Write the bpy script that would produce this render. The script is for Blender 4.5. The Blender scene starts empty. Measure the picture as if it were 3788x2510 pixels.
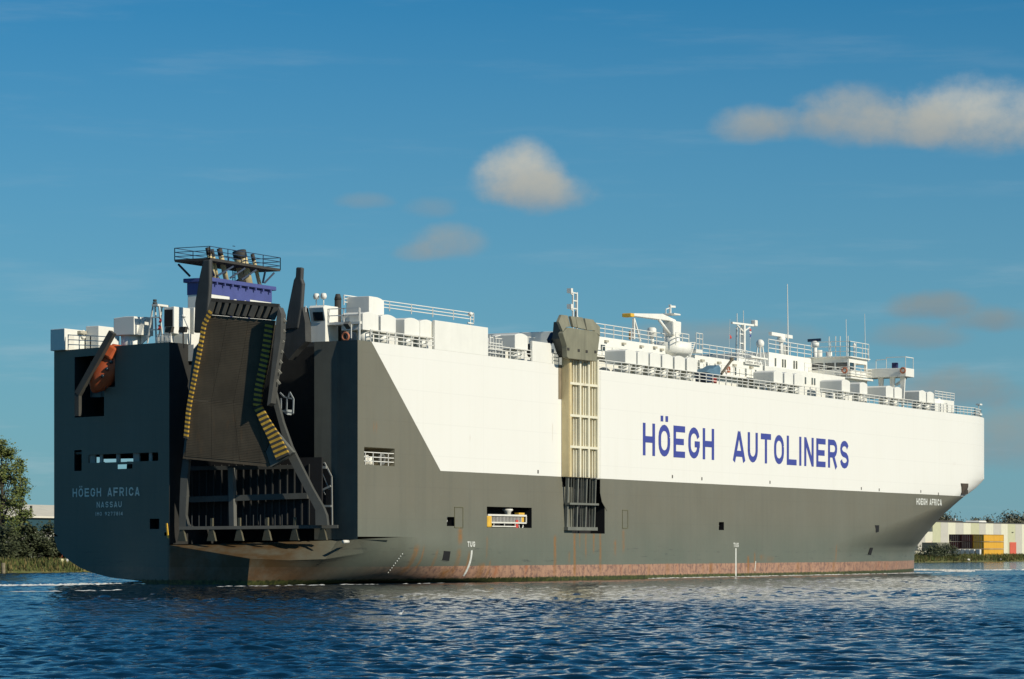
import bpy, bmesh, math, random
import numpy as np
from mathutils import Vector, Matrix

random.seed(7)
np.random.seed(7)
SC = bpy.context.scene
COL = SC.collection
R = math.radians

# ------------------------------------------------------------------ camera
# world: x runs along the ship (0 = starboard stern corner, forward +), y to port, z up from the water
CAMP = (-224.4, -131.1, 3.1)
FWD = (.8883, .4592)
RGT = (.4592, -.8883)
FPX, CX, HY = 11047.0, 1894.0, 2031.0          # focal length and horizon in photo pixels
cam_d = bpy.data.cameras.new('camera')
cam = bpy.data.objects.new('camera', cam_d)
COL.objects.link(cam)
cam.location = CAMP
cam.rotation_euler = (R(90), 0, math.atan2(FWD[1], FWD[0]) - R(90))
cam_d.sensor_width = 36
cam_d.lens = 36 * FPX / 3788
cam_d.shift_y = (HY - 1255) / 3788
cam_d.clip_start = 1
cam_d.clip_end = 20000
SC.camera = cam
SC.view_settings.view_transform = 'Standard'
SC.view_settings.look = 'None'
SC.view_settings.gamma = 1
SC.view_settings.exposure = 0.0
SC.render.resolution_x, SC.render.resolution_y = 1024, 679

# ------------------------------------------------------------------ sun and sky
SUN_EL, SUN_AFT = R(30), R(7.5)                 # elevation; how far the sun stands aft of the starboard beam
sdir = Vector((-math.sin(SUN_AFT) * math.cos(SUN_EL), -math.cos(SUN_AFT) * math.cos(SUN_EL), math.sin(SUN_EL)))
sl = bpy.data.lights.new('sun', 'SUN')
sl.energy = 4.45
sl.angle = R(.5)
sl.color = (1.0, .925, .77)
so = bpy.data.objects.new('sun', sl)
COL.objects.link(so)
so.rotation_euler = sdir.to_track_quat('Z', 'Y').to_euler()
so.location = (0, -200, 200)


class NT:
    """small helper around a node tree"""
    def __init__(s, tree):
        s.t = tree
        s.n = tree.nodes
        s.l = tree.links

    def new(s, typ, **kw):
        n = s.n.new(typ)
        for k, v in kw.items():
            setattr(n, k, v)
        return n

    def put(s, sock, v):
        if v is None:
            return
        if hasattr(v, 'is_output'):
            s.l.new(v, sock)
        else:
            sock.default_value = v

    def m(s, op, a, b=None, c=None, clamp=False):
        n = s.new('ShaderNodeMath', operation=op, use_clamp=clamp)
        s.put(n.inputs[0], a)
        s.put(n.inputs[1], b)
        s.put(n.inputs[2], c)
        return n.outputs[0]

    def vm(s, op, a, b=None):
        n = s.new('ShaderNodeVectorMath', operation=op)
        s.put(n.inputs[0], a)
        s.put(n.inputs[1], b)
        return n.outputs['Value'] if op in ('DOT_PRODUCT', 'LENGTH') else n.outputs[0]

    def mix(s, f, a, b, blend='MIX'):
        n = s.new('ShaderNodeMix', data_type='RGBA', blend_type=blend)
        s.put(n.inputs[0], f)
        s.put(n.inputs[6], a if hasattr(a, 'is_output') else (*a[:3], 1))
        s.put(n.inputs[7], b if hasattr(b, 'is_output') else (*b[:3], 1))
        return n.outputs[2]

    def noise(s, vec, scale, detail=4, rough=.55, w3=True):
        n = s.new('ShaderNodeTexNoise')
        s.put(n.inputs['Vector'], vec)
        n.inputs['Scale'].default_value = scale
        n.inputs['Detail'].default_value = detail
        n.inputs['Roughness'].default_value = rough
        return n.outputs[0]

    def mapr(s, v, a, b, c=0.0, d=1.0, smooth=False):
        n = s.new('ShaderNodeMapRange')
        n.interpolation_type = 'SMOOTHSTEP' if smooth else 'LINEAR'
        s.put(n.inputs[0], v)
        n.inputs[1].default_value = a
        n.inputs[2].default_value = b
        n.inputs[3].default_value = c
        n.inputs[4].default_value = d
        return n.outputs[0]

    def sep(s, v):
        n = s.new('ShaderNodeSeparateXYZ')
        s.put(n.inputs[0], v)
        return n.outputs

    def comb(s, x, y, z):
        n = s.new('ShaderNodeCombineXYZ')
        s.put(n.inputs[0], x)
        s.put(n.inputs[1], y)
        s.put(n.inputs[2], z)
        return n.outputs[0]


W = bpy.data.worlds.new('World')
SC.world = W
W.use_nodes = True
wt = NT(W.node_tree)
for n in list(wt.n):
    wt.n.remove(n)
sky = wt.new('ShaderNodeTexSky', sky_type='NISHITA')
sky.sun_disc = False
sky.sun_elevation = SUN_EL
sky.sun_rotation = math.atan2(sdir.x, sdir.y)
sky.altitude = 0
sky.air_density = 0.85
sky.dust_density = 0.0
sky.ozone_density = 5.0
tc = wt.new('ShaderNodeTexCoord')
dirv = wt.vm('NORMALIZE', tc.outputs['Generated'])
dx, dy, dz = wt.sep(dirv)
az = wt.m('ARCTAN2', dy, dx)                   # azimuth from the ship's axis, anticlockwise
el = wt.m('ARCSINE', dz)
hs = wt.new('ShaderNodeHueSaturation')
hs.inputs['Hue'].default_value = .497
hs.inputs['Saturation'].default_value = 1.17
hs.inputs['Value'].default_value = 1.0
wt.l.new(sky.outputs[0], hs.inputs['Color'])
skycol = wt.mix(1.0, hs.outputs[0], (.48, 1.18, 1.22), 'MULTIPLY')   # the camera's cool rendering of blue
# pale air low over the land, all the way round
skycol = wt.mix(wt.mapr(el, R(.5), R(10.8), .78, 0), skycol, (.185 / .062, .32 / .062, .415 / .062))
# clouds: soft puffs at given azimuth / elevation (degrees), outline broken by noise
cn1 = wt.noise(wt.vm('MULTIPLY', dirv, (1, 1, 1.6)), 24, 6, .6)
cn2 = wt.noise(dirv, 75, 5, .6)
cn = wt.m('ADD', wt.m('MULTIPLY', wt.m('SUBTRACT', cn1, .5), 1.5), wt.m('MULTIPLY', wt.m('SUBTRACT', cn2, .5), .6))
CLOUDS = [  # az, el, half width, half height, density, brightness at the base, brightness at the top
    (27.15, 7.02, .92, .82, .95, .32, .50), (26.75, 6.72, 1.0, .55, .78, .32, .43),
    (28.65, 5.82, .85, .45, .58, .31, .36), (29.15, 5.66, .62, .27, .45, .31, .34),
    (22.70, 8.00, .85, .46, .62, .31, .40), (20.85, 8.12, 1.2, .80, .78, .32, .42),
    (18.60, 8.02, 1.7, .90, .92, .32, .52), (21.9, 8.0, 1.1, .40, .50, .31, .37), (19.75, 7.95, 1.3, .62, .70, .32, .42),
    (30.20, 6.62, .65, .22, .30, .30, .33), (28.9, 6.48, .55, .28, .28, .30, .33),
    (19.3, 4.55, .9, .34, .62, .25, .28), (18.2, 4.3, 1.0, .34, .62, .25, .28), (19.6, 4.0, 1.2, .34, .45, .26, .29), (18.9, 2.95, 1.7, .55, .62, .26, .29),
    (23.3, 4.0, 2.4, .42, .50, .27, .30), (17.9, 2.0, 1.4, .8, .55, .28, .32),
]
rnd = random.Random(3)
for k in range(14):                            # the same weather goes on round the rest of the sky
    a = rnd.uniform(-175, 175)
    if 14 < a < 41:
        continue
    CLOUDS.append((a, rnd.uniform(4, 22), rnd.uniform(.8, 2.6), rnd.uniform(.4, .9), rnd.uniform(.4, .9), .36, .52))
SKY_STRENGTH = .062
KS = 1 / SKY_STRENGTH                          # cloud radiance is written as seen, so undo the strength
out_col = skycol
wv = wt.noise(wt.comb(wt.m('MULTIPLY', az, 3.0), wt.m('MULTIPLY', el, 26.0), 0.0), 3.0, 6, .62)
wisp = wt.m('MULTIPLY', wt.mapr(wv, .50, .78, 0, .42, True), wt.mapr(el, R(1.0), R(6.5), 1.0, .25))
out_col = wt.mix(wisp, out_col, (.46 * KS, .56 * KS, .60 * KS))
for (a, e, w_, h_, dn, b0, b1) in CLOUDS:
    u_ = wt.m('MULTIPLY', wt.m('SUBTRACT', az, R(a)), 1 / R(w_))
    v_ = wt.m('MULTIPLY', wt.m('SUBTRACT', el, R(e)), 1 / R(h_))
    vb = wt.m('MULTIPLY', wt.m('MINIMUM', v_, 0.0), 1.5)      # flatter base
    vt = wt.m('MAXIMUM', v_, 0.0)
    r2 = wt.m('ADD', wt.m('MULTIPLY', u_, u_), wt.m('ADD', wt.m('MULTIPLY', vb, vb), wt.m('MULTIPLY', vt, vt)))
    d_ = wt.m('ADD', wt.m('SUBTRACT', 1.0, r2), wt.m('MULTIPLY', cn, 1.55))
    mask = wt.mapr(d_, -.25, 1.25, 0, min(1, dn * 1.08), True)
    lit = wt.mapr(wt.m('ADD', v_, wt.m('MULTIPLY', cn, .7)), -.75, .7, 0, 1, True)
    c_ = wt.mix(lit, (b0 * .84 * KS, b0 * KS, b0 * 1.10 * KS), (b1 * .97 * KS, b1 * KS, b1 * .92 * KS))
    out_col = wt.mix(mask, out_col, c_)
bg = wt.new('ShaderNodeBackground')
bg.inputs['Strength'].default_value = SKY_STRENGTH
wo = wt.new('ShaderNodeOutputWorld')
wt.l.new(bg.outputs[0], wo.inputs[0])
wt.l.new(out_col, bg.inputs[0])


# ------------------------------------------------------------------ reading points of the photo onto planes of the place
def ray(px, py):
    u = (px - CX) / FPX
    v = (HY - py) / FPX
    return (FWD[0] + u * RGT[0], FWD[1] + u * RGT[1], v)


def S(px, py, y=0.0):
    d = ray(px, py)
    k = (y - CAMP[1]) / d[1]
    return Vector((CAMP[0] + k * d[0], y, CAMP[2] + k * d[2]))


def X(px, y=0.0):
    return S(px, HY, y).x


def Z(px, py, y=0.0):
    return S(px, py, y).z


def T(px, py, x=0.0):
    d = ray(px, py)
    k = (x - CAMP[0]) / d[0]
    return Vector((x, CAMP[1] + k * d[1], CAMP[2] + k * d[2]))


def PL(px, py, p0, n):
    d = Vector(ray(px, py))
    c = Vector(CAMP)
    k = (Vector(p0) - c).dot(n) / d.dot(n)
    return c + k * d


def projpx(x, y):
    a, b = x - CAMP[0], y - CAMP[1]
    return CX + FPX * (a * RGT[0] + b * RGT[1]) / (a * FWD[0] + b * FWD[1])


# ------------------------------------------------------------------ materials
MATS = {}


def mat(name, col, rough=.55, var=.10, scale=.8, metal=0.0, streak=0.0, spec=.4, rust=0.0):
    """paint with uneven tone, optional vertical run marks and rust blooms"""
    if name in MATS:
        return MATS[name]
    mm = bpy.data.materials.new(name)
    mm.use_nodes = True
    t = NT(mm.node_tree)
    b = t.n['Principled BSDF']
    tcn = t.new('ShaderNodeTexCoord')
    o = tcn.outputs['Object']
    nz = t.noise(o, scale, 5, .6)
    f = t.mapr(nz, .3, .7, 1 - var, 1 + var)
    c = t.mix(1.0, (*col, 1), t.comb(f, f, f), 'MULTIPLY')
    if streak:
        sv = t.vm('MULTIPLY', o, (1.0, 1.0, .06))
        sn = t.noise(sv, 2.2, 4, .6)
        sf = t.mapr(sn, .48, .75, 0, streak, True)
        c = t.mix(sf, c, tuple(x * .55 for x in col))
    if rust:
        rn = t.noise(t.vm('MULTIPLY', o, (1.0, 1.0, .25)), 1.3, 6, .7)
        rf = t.mapr(rn, .56, .74, 0, rust, True)
        c = t.mix(rf, c, (.26, .12, .035))
    t.l.new(c, b.inputs['Base Color'])
    b.inputs['Roughness'].default_value = rough
    b.inputs['Metallic'].default_value = metal
    b.inputs['Specular IOR Level'].default_value = spec
    MATS[name] = mm
    return mm


WHITE = mat('white_paint', (.78, .77, .70), .5, .04, .5, streak=.10)
WHITE2 = mat('white_paint_weathered', (.72, .70, .62), .55, .06, .8, streak=.18, rust=.12)
RAIL = mat('rail_paint', (.72, .71, .65), .5, .05)
DKGREY = mat('dark_grey_paint', (.055, .057, .055), .6, .15, streak=.3)
MIDGREY = mat('mid_grey_paint', (.13, .132, .12), .55, .12, streak=.3)
RAMPC = mat('ramp_plating', (.088, .070, .046), .8, .22, .5, streak=.5, rust=.18)
RAMPK = mat('ramp_kerb', (.085, .080, .066), .65, .18, streak=.4)
CAPG = mat('side_ramp_cap_paint', (.215, .208, .145), .6, .14, .6, streak=.4, rust=.22)
CREAM = mat('cream_paint_rust_run', (.64, .53, .30), .6, .12, .5, streak=.4, rust=.75)
CREAM2 = mat('cream_paint', (.74, .70, .54), .6, .06, .5, streak=.25, rust=.35)
BLACK = mat('black_recess', (.012, .012, .013), .8, .2)  # near-black tone for recess walls, port plates and doors
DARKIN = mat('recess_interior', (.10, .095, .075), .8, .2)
BLUEP = mat('funnel_blue', (.075, .09, .26), .5, .08, streak=.2)
BLUEL = mat('lettering_blue', (.055, .070, .30), .5, .05)
LETW = mat('lettering_white', (.62, .63, .58), .6, .1, 3)
LETT = mat('lettering_stern', (.82, .80, .68), .6, .1, 3)  # lighter copy of the white lettering, lifted because the transom lies in shade
YEL = mat('yellow_paint', (.72, .43, .05), .55, .12, 1.5, streak=.3)
ORG = mat('orange_fibreglass', (.50, .10, .03), .5, .12, streak=.25)
REDP = mat('red_paint', (.55, .06, .04), .5, .1)
SOOT = mat('sooty_steel', (.045, .042, .036), .75, .2)
PIPEM = mat('sooty_cream_pipe', (.56, .46, .24), .6, .15, 1.2, streak=.3, rust=.15)
GLASS = mat('dark_glass', (.02, .03, .035), .08, .1, spec=.8)
BDAV = mat('blue_grey_cover', (.10, .19, .26), .6, .15)
DKBLUE = mat('dark_blue_paint', (.02, .04, .08), .6, .15)
GREEN = mat('green_lens', (.02, .20, .14), .3, .1)
NAVY = mat('navy_cover', (.02, .025, .09), .6, .1)


def px_to_x(px):
    return S(px, HY, 0.0).x


def hull_material():
    """white topsides over grey, pink boot top, weed at the waterline, rust runs"""
    mm = bpy.data.materials.new('hull_paint')
    mm.use_nodes = True
    t = NT(mm.node_tree)
    b = t.n['Principled BSDF']
    o = t.new('ShaderNodeTexCoord').outputs['Object']
    x, y, z = t.sep(o)
    st = t.noise(t.comb(t.m('MULTIPLY', x, 1.0), t.m('MULTIPLY', y, 1.0), t.m('MULTIPLY', z, .05)), 1.1, 5, .65)
    bl = t.noise(o, .16, 5, .55)
    fine = t.noise(o, 2.5, 4, .6)
    # white
    white = t.mix(t.mapr(st, .5, .8, 0, .16), (.78, .77, .71), (.62, .60, .50))
    white = t.mix(t.mapr(bl, .35, .65, 0, .10), white, (.70, .68, .60))
    # plate seams: faint lines along the plating
    sx = t.m('ABSOLUTE', t.m('SUBTRACT', t.m('FRACT', t.m('MULTIPLY', x, 1 / 11.7)), .5))
    sz = t.m('ABSOLUTE', t.m('SUBTRACT', t.m('FRACT', t.m('MULTIPLY', z, 1 / 2.9)), .5))
    seam = t.m('MAXIMUM', t.mapr(sx, .494, .499, 0, 1), t.mapr(sz, .478, .492, 0, .8))
    # grey
    grey = t.mix(t.mapr(z, 2.0, 8.0, 0, 1, True), (.126, .142, .112), (.158, .150, .112))
    grey = t.mix(t.mapr(st, .46, .72, 0, .42), grey, (.118, .120, .094))
    grey = t.mix(t.mapr(bl, .42, .68, 0, .35), grey, (.180, .178, .140))
    grey = t.mix(t.mapr(fine, .55, .8, 0, .18), grey, (.21, .22, .18))
    # scuffs from tugs
    sc = t.noise(t.comb(t.m('MULTIPLY', x, .16), t.m('MULTIPLY', y, .16), t.m('MULTIPLY', z, 1.7)), 1.6, 5, .7)
    scm = t.m('MULTIPLY', t.mapr(sc, .57, .70, 0, .75, True), t.mapr(t.m('ABSOLUTE', t.m('SUBTRACT', z, 2.5)), .3, 1.3, 1, 0, True))
    grey = t.mix(scm, grey, (.045, .05, .05))
    # rust runs: centre x, half width, top z, bottom z, strength
    runs = [(px_to_x(p_), w_, zt, zb, s_) for (p_, w_, zt, zb, s_) in (
        (1545, .55, 3.6, .6, .75), (1572, .25, 3.6, 1.0, .7), (1620, .3, 3.2, 1.2, .5), (1701, .55, 5.2, 3.6, .85), (1700, .5, 3.3, .4, .55), (1676, .9, 1.5, .3, .8),
        (1740, .35, 3.0, .8, .6), (1790, .75, 1.9, .3, .95), (1818, .25, 2.2, .3, .7), (1803, .25, 4.4, 2.2, .45), (2053, .4, 4.6, .4, .8), (2106, .25, 3.0, 1.6, .6),
        (2126, .42, 5.0, .3, .95), (2144, .2, 5.0, 3.2, .75), (2166, .22, 5.0, 2.2, .7), (2196, .3, 5.0, 2.8, .8), (2221, .3, 5.0, .7, .8), (2276, .35, 4.2, 2.6, .75), (2306, .35, 5.2, 2.8, .65),
        (2400, .4, 1.6, .3, .6), (2470, .6, 1.7, .3, .6), (2630, .6, 1.8, .3, .95), (2600, .3, 1.7, .4, .6), (2768, .4, 2.5, .25, .95), (2792, .25, 2.9, .3, .8), (2818, .9, 2.6, 1.9, .7), (2850, 1.2, 2.4, 1.7, .45),
        (2880, .3, 1.7, .4, .6), (2952, .5, 1.7, .3, .85), (3000, .3, 1.6, .4, .6), (3088, .45, 1.8, .2, .95), (3096, .2, 3.8, 1.4, .7), (3290, .4, 1.5, .3, .5), (3352, .4, 1.6, .3, .7),
        (1384, .14, 14.4, 13.3, .5), (1393, .14, 14.4, 13.4, .5), (2044, .10, 15.6, 13.6, .30), (1740, .1, 13.8, 13.3, .4), (3530, .8, 14.9, 14.5, .25))]
    rust = None
    for (rx, hw, zt, zb, s_) in runs:
        a = t.mapr(t.m('ABSOLUTE', t.m('SUBTRACT', t.m('ADD', x, t.m('MULTIPLY', t.m('SUBTRACT', st, .5), .9)), rx)), hw * .1, hw * 1.3, s_, 0, True)
        h = t.m('MULTIPLY', t.mapr(z, zt - .5, zt + .1, 1, 0, True), t.mapr(z, zb - .4, zb + .6, 0, 1, True))
        k = t.m('MULTIPLY', a, h)
        rust = k if rust is None else t.m('MAXIMUM', rust, k)
    rust = t.m('MULTIPLY', rust, t.m('MULTIPLY', t.mapr(t.noise(t.comb(x, y, t.m('MULTIPLY', z, .12)), 3.2, 4, .65), .34, .56, .30, 1.0), t.mapr(fine, .3, .6, .65, 1.0)))
    rustc = t.mix(t.mapr(fine, .35, .65), (.20, .115, .035), (.30, .125, .030))
    # boot top
    wob = t.m('MULTIPLY', t.m('SUBTRACT', bl, .5), .12)
    boot = t.mix(t.mapr(st, .45, .70, 0, .8), (.40, .235, .155), (.26, .155, .105))
    bn = t.noise(t.comb(x, y, t.m('MULTIPLY', z, 1.2)), 1.6, 6, .7)
    boot = t.mix(t.mapr(bn, .47, .60, 0, .75), boot, (.135, .085, .075))
    boot = t.mix(t.m('MULTIPLY', t.mapr(t.noise(t.comb(x, y, t.m('MULTIPLY', z, .15)), 2.4, 4, .7), .56, .68, 0, .8), t.mapr(x, 40, 55, 0, 1)), boot, (.11, .06, .055))
    boot = t.mix(t.mapr(t.noise(t.comb(x, y, t.m('MULTIPLY', z, .3)), .7, 5, .65), .56, .70, 0, .6), boot, (.36, .13, .05))
    weed = t.mix(t.mapr(fine, .4, .6), (.028, .034, .012), (.075, .085, .02))
    # counter under the stern ramp: old rust, its tone darkened to stand in for shade
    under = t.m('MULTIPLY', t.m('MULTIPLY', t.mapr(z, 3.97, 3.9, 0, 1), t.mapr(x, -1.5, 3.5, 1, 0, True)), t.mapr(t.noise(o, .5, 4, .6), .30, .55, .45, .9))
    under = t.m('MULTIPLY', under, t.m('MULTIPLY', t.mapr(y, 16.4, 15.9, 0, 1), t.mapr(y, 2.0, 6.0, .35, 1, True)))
    wm = t.m('MULTIPLY', t.m('GREATER_THAN', z, t.m('ADD', 10.27, t.m('MULTIPLY', wob, .3))),
             t.m('GREATER_THAN', x, t.m('ADD', 2.4, t.m('MULTIPLY', t.m('SUBTRACT', 21.3, z), 12.6 / 11.03))))
    c = t.mix(wm, grey, white)
    c = t.mix(t.m('MULTIPLY', seam, .10), c, t.mix(1.0, c, (.5, .5, .5), 'MULTIPLY'))
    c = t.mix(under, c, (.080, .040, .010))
    c = t.mix(t.m('MULTIPLY', t.m('GREATER_THAN', 1.55, t.m('ADD', z, wob)), t.mapr(x, 4.0, 16.0, .12, 1)), c, boot)  # boot top fades out at the stern, standing in for shade
    c = t.mix(rust, c, rustc)
    c = t.mix(t.mapr(t.m('ADD', z, t.m('MULTIPLY', t.m('SUBTRACT', fine, .5), .5)), .46, .36, 0, 1), c, weed)
    t.l.new(c, b.inputs['Base Color'])
    b.inputs['Roughness'].default_value = .55
    b.inputs['Specular IOR Level'].default_value = .35
    bp = t.new('ShaderNodeBump')
    bp.inputs['Strength'].default_value = .25
    bp.inputs['Distance'].default_value = .06
    hz = t.noise(t.comb(t.m('MULTIPLY', x, .5), y, t.m('MULTIPLY', z, .35)), 1.0, 3, .5)
    t.l.new(hz, bp.inputs['Height'])
    t.l.new(bp.outputs[0], b.inputs['Normal'])
    return mm


HULLM = hull_material()


# ------------------------------------------------------------------ mesh collecting
class MB:
    def __init__(s):
        s.v = []
        s.f = []
        s.mi = []
        s.cur = 0

    def add(s, vs, fs):
        k = len(s.v)
        s.v += [tuple(p) for p in vs]
        s.f += [tuple(i + k for i in f) for f in fs]
        s.mi += [s.cur] * len(fs)
        return s

    def box(s, a, b):
        x0, x1 = sorted((a[0], b[0]))
        y0, y1 = sorted((a[1], b[1]))
        z0, z1 = sorted((a[2], b[2]))
        return s.add([(x0, y0, z0), (x1, y0, z0), (x1, y1, z0), (x0, y1, z0), (x0, y0, z1), (x1, y0, z1), (x1, y1, z1), (x0, y1, z1)],
                     [(0, 3, 2, 1), (4, 5, 6, 7), (0, 1, 5, 4), (1, 2, 6, 5), (2, 3, 7, 6), (3, 0, 4, 7)])

    def prism(s, pts, ext):
        """a flat polygon pushed along ext"""
        n = len(pts)
        e = Vector(ext)
        a = [Vector(p) for p in pts]
        nrm = Vector((0, 0, 0))
        for i in range(n):
            nrm += a[i].cross(a[(i + 1) % n])
        if nrm.dot(e) > 0:
            a.reverse()
        vs = a + [p + e for p in a]
        fs = [tuple(range(n)), tuple(range(2 * n - 1, n - 1, -1))]
        fs += [((i + 1) % n, i, n + i, n + (i + 1) % n) for i in range(n)]
        return s.add(vs, fs)

    def bar(s, a, b, w, h=None, up=(0, 0, 1)):
        a, b = Vector(a), Vector(b)
        h = h or w
        d = (b - a)
        if d.length < 1e-6:
            return s
        d.normalize()
        u = Vector(up)
        if abs(d.dot(u)) > .98:
            u = Vector((0, 1, 0)) if abs(d.y) < .9 else Vector((1, 0, 0))
        r = d.cross(u).normalized() * (w / 2)
        u2 = r.cross(d).normalized() * (h / 2)
        vs = [a - r - u2, a + r - u2, a + r + u2, a - r + u2, b - r - u2, b + r - u2, b + r + u2, b - r + u2]
        return s.add(vs, [(0, 1, 2, 3), (7, 6, 5, 4), (0, 4, 5, 1), (1, 5, 6, 2), (2, 6, 7, 3), (3, 7, 4, 0)])

    def cyl(s, a, b, r0, r1=None, n=12):
        a, b = Vector(a), Vector(b)
        r1 = r0 if r1 is None else r1
        d = (b - a).normalized()
        u = Vector((0, 0, 1)) if abs(d.z) < .9 else Vector((1, 0, 0))
        p = d.cross(u).normalized()
        q = d.cross(p).normalized()
        vs = []
        for c, r in ((a, r0), (b, r1)):
            for i in range(n):
                t = 2 * math.pi * i / n
                vs.append(c + p * (math.cos(t) * r) + q * (math.sin(t) * r))
        fs = [(i, (i + 1) % n, n + (i + 1) % n, n + i) for i in range(n)]
        fs += [tuple(range(n - 1, -1, -1)), tuple(range(n, 2 * n))]
        return s.add(vs, fs)

    def lathe(s, c, prof, n=16, axis='z'):
        vs, fs = [], []
        for (r, h) in prof:
            for i in range(n):
                t = 2 * math.pi * i / n
                if axis == 'z':
                    vs.append((c[0] + r * math.cos(t), c[1] + r * math.sin(t), c[2] + h))
                else:
                    vs.append((c[0] + h, c[1] + r * math.cos(t), c[2] + r * math.sin(t)))
        for k in range(len(prof) - 1):
            for i in range(n):
                fs.append((k * n + i, k * n + (i + 1) % n, (k + 1) * n + (i + 1) % n, (k + 1) * n + i))
        return s.add(vs, fs)

    def grid(s, P):
        """P: rows of points"""
        nr, nc = len(P), len(P[0])
        return s.add([p for r in P for p in r],
                     [(i * nc + j, i * nc + j + 1, (i + 1) * nc + j + 1, (i + 1) * nc + j) for i in range(nr - 1) for j in range(nc - 1)])

    def recess(s, x0, x1, z0, z1, y0, dep):
        """five inner faces of a pocket cut into the starboard side"""
        a = [(x0, y0, z0), (x1, y0, z0), (x1, y0, z1), (x0, y0, z1)]
        b = [(p[0], y0 + dep, p[2]) for p in a]
        return s.add(a + b, [(4, 5, 6, 7), (0, 1, 5, 4), (1, 2, 6, 5), (2, 3, 7, 6), (3, 0, 4, 7)])

    def torus(s, c, Rr, r, n=16, m=6, axis='x'):
        vs, fs = [], []
        for i in range(n):
            a = 2 * math.pi * i / n
            for j in range(m):
                b = 2 * math.pi * j / m
                q = Rr + r * math.cos(b)
                w = r * math.sin(b)
                if axis == 'x':
                    vs.append((c[0] + w, c[1] + q * math.cos(a), c[2] + q * math.sin(a)))
                else:
                    vs.append((c[0] + q * math.cos(a), c[1] + w, c[2] + q * math.sin(a)))
        for i in range(n):
            for j in range(m):
                fs.append((i * m + j, ((i + 1) % n) * m + j, ((i + 1) % n) * m + (j + 1) % m, i * m + (j + 1) % m))
        return s.add(vs, fs)

    def build(s, name, mats, parent=None, smooth=False, fix=True, bevel=0):
        me = bpy.data.meshes.new(name)
        me.from_pydata(s.v, [], s.f)
        if not isinstance(mats, (list, tuple)):
            mats = [mats]
        for m_ in mats:
            me.materials.append(m_)
        for p, i in zip(me.polygons, s.mi):
            p.material_index = i
            p.use_smooth = smooth
        if fix:
            bm = bmesh.new()
            bm.from_mesh(me)
            bmesh.ops.recalc_face_normals(bm, faces=bm.faces)
            bm.to_mesh(me)
            bm.free()
        me.update()
        o = bpy.data.objects.new(name, me)
        COL.objects.link(o)
        if parent is not None:
            o.parent = parent
            o.matrix_parent_inverse = world_inv(parent)
        if bevel:
            bv = o.modifiers.new('bevel', 'BEVEL')
            bv.width = bevel
            bv.segments = 2
            bv.limit_method = 'ANGLE'
        return o


def world_inv(p):
    if p.parent is not None:                   # a part already sits in world coordinates
        return Matrix.Identity(4)
    return Matrix.Translation(-Vector(p.location))


def thing(name, label, cat, loc, group=None):
    o = bpy.data.objects.new(name, None)
    COL.objects.link(o)
    o.location = loc
    o.empty_display_size = .5
    o['label'] = label
    o['category'] = cat
    if group:
        o['group'] = group
    return o


def tag(o, label=None, cat=None, group=None, kind=None):
    if label:
        o['label'] = label
    if cat:
        o['category'] = cat
    if group:
        o['group'] = group
    if kind:
        o['kind'] = kind
    return o


def recentre(o, c):
    """move a mesh object's origin to c without moving the mesh"""
    c = Vector(c)
    o.data.transform(Matrix.Translation(-c))
    o.location = c
    return o


# ------------------------------------------------------------------ lettering (centre-line strokes given a width)
def arc(cx, cy, rx, ry, a0, a1, n=8):
    return [(cx + rx * math.cos(R(a0 + (a1 - a0) * i / n)), cy + ry * math.sin(R(a0 + (a1 - a0) * i / n))) for i in range(n + 1)]


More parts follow.
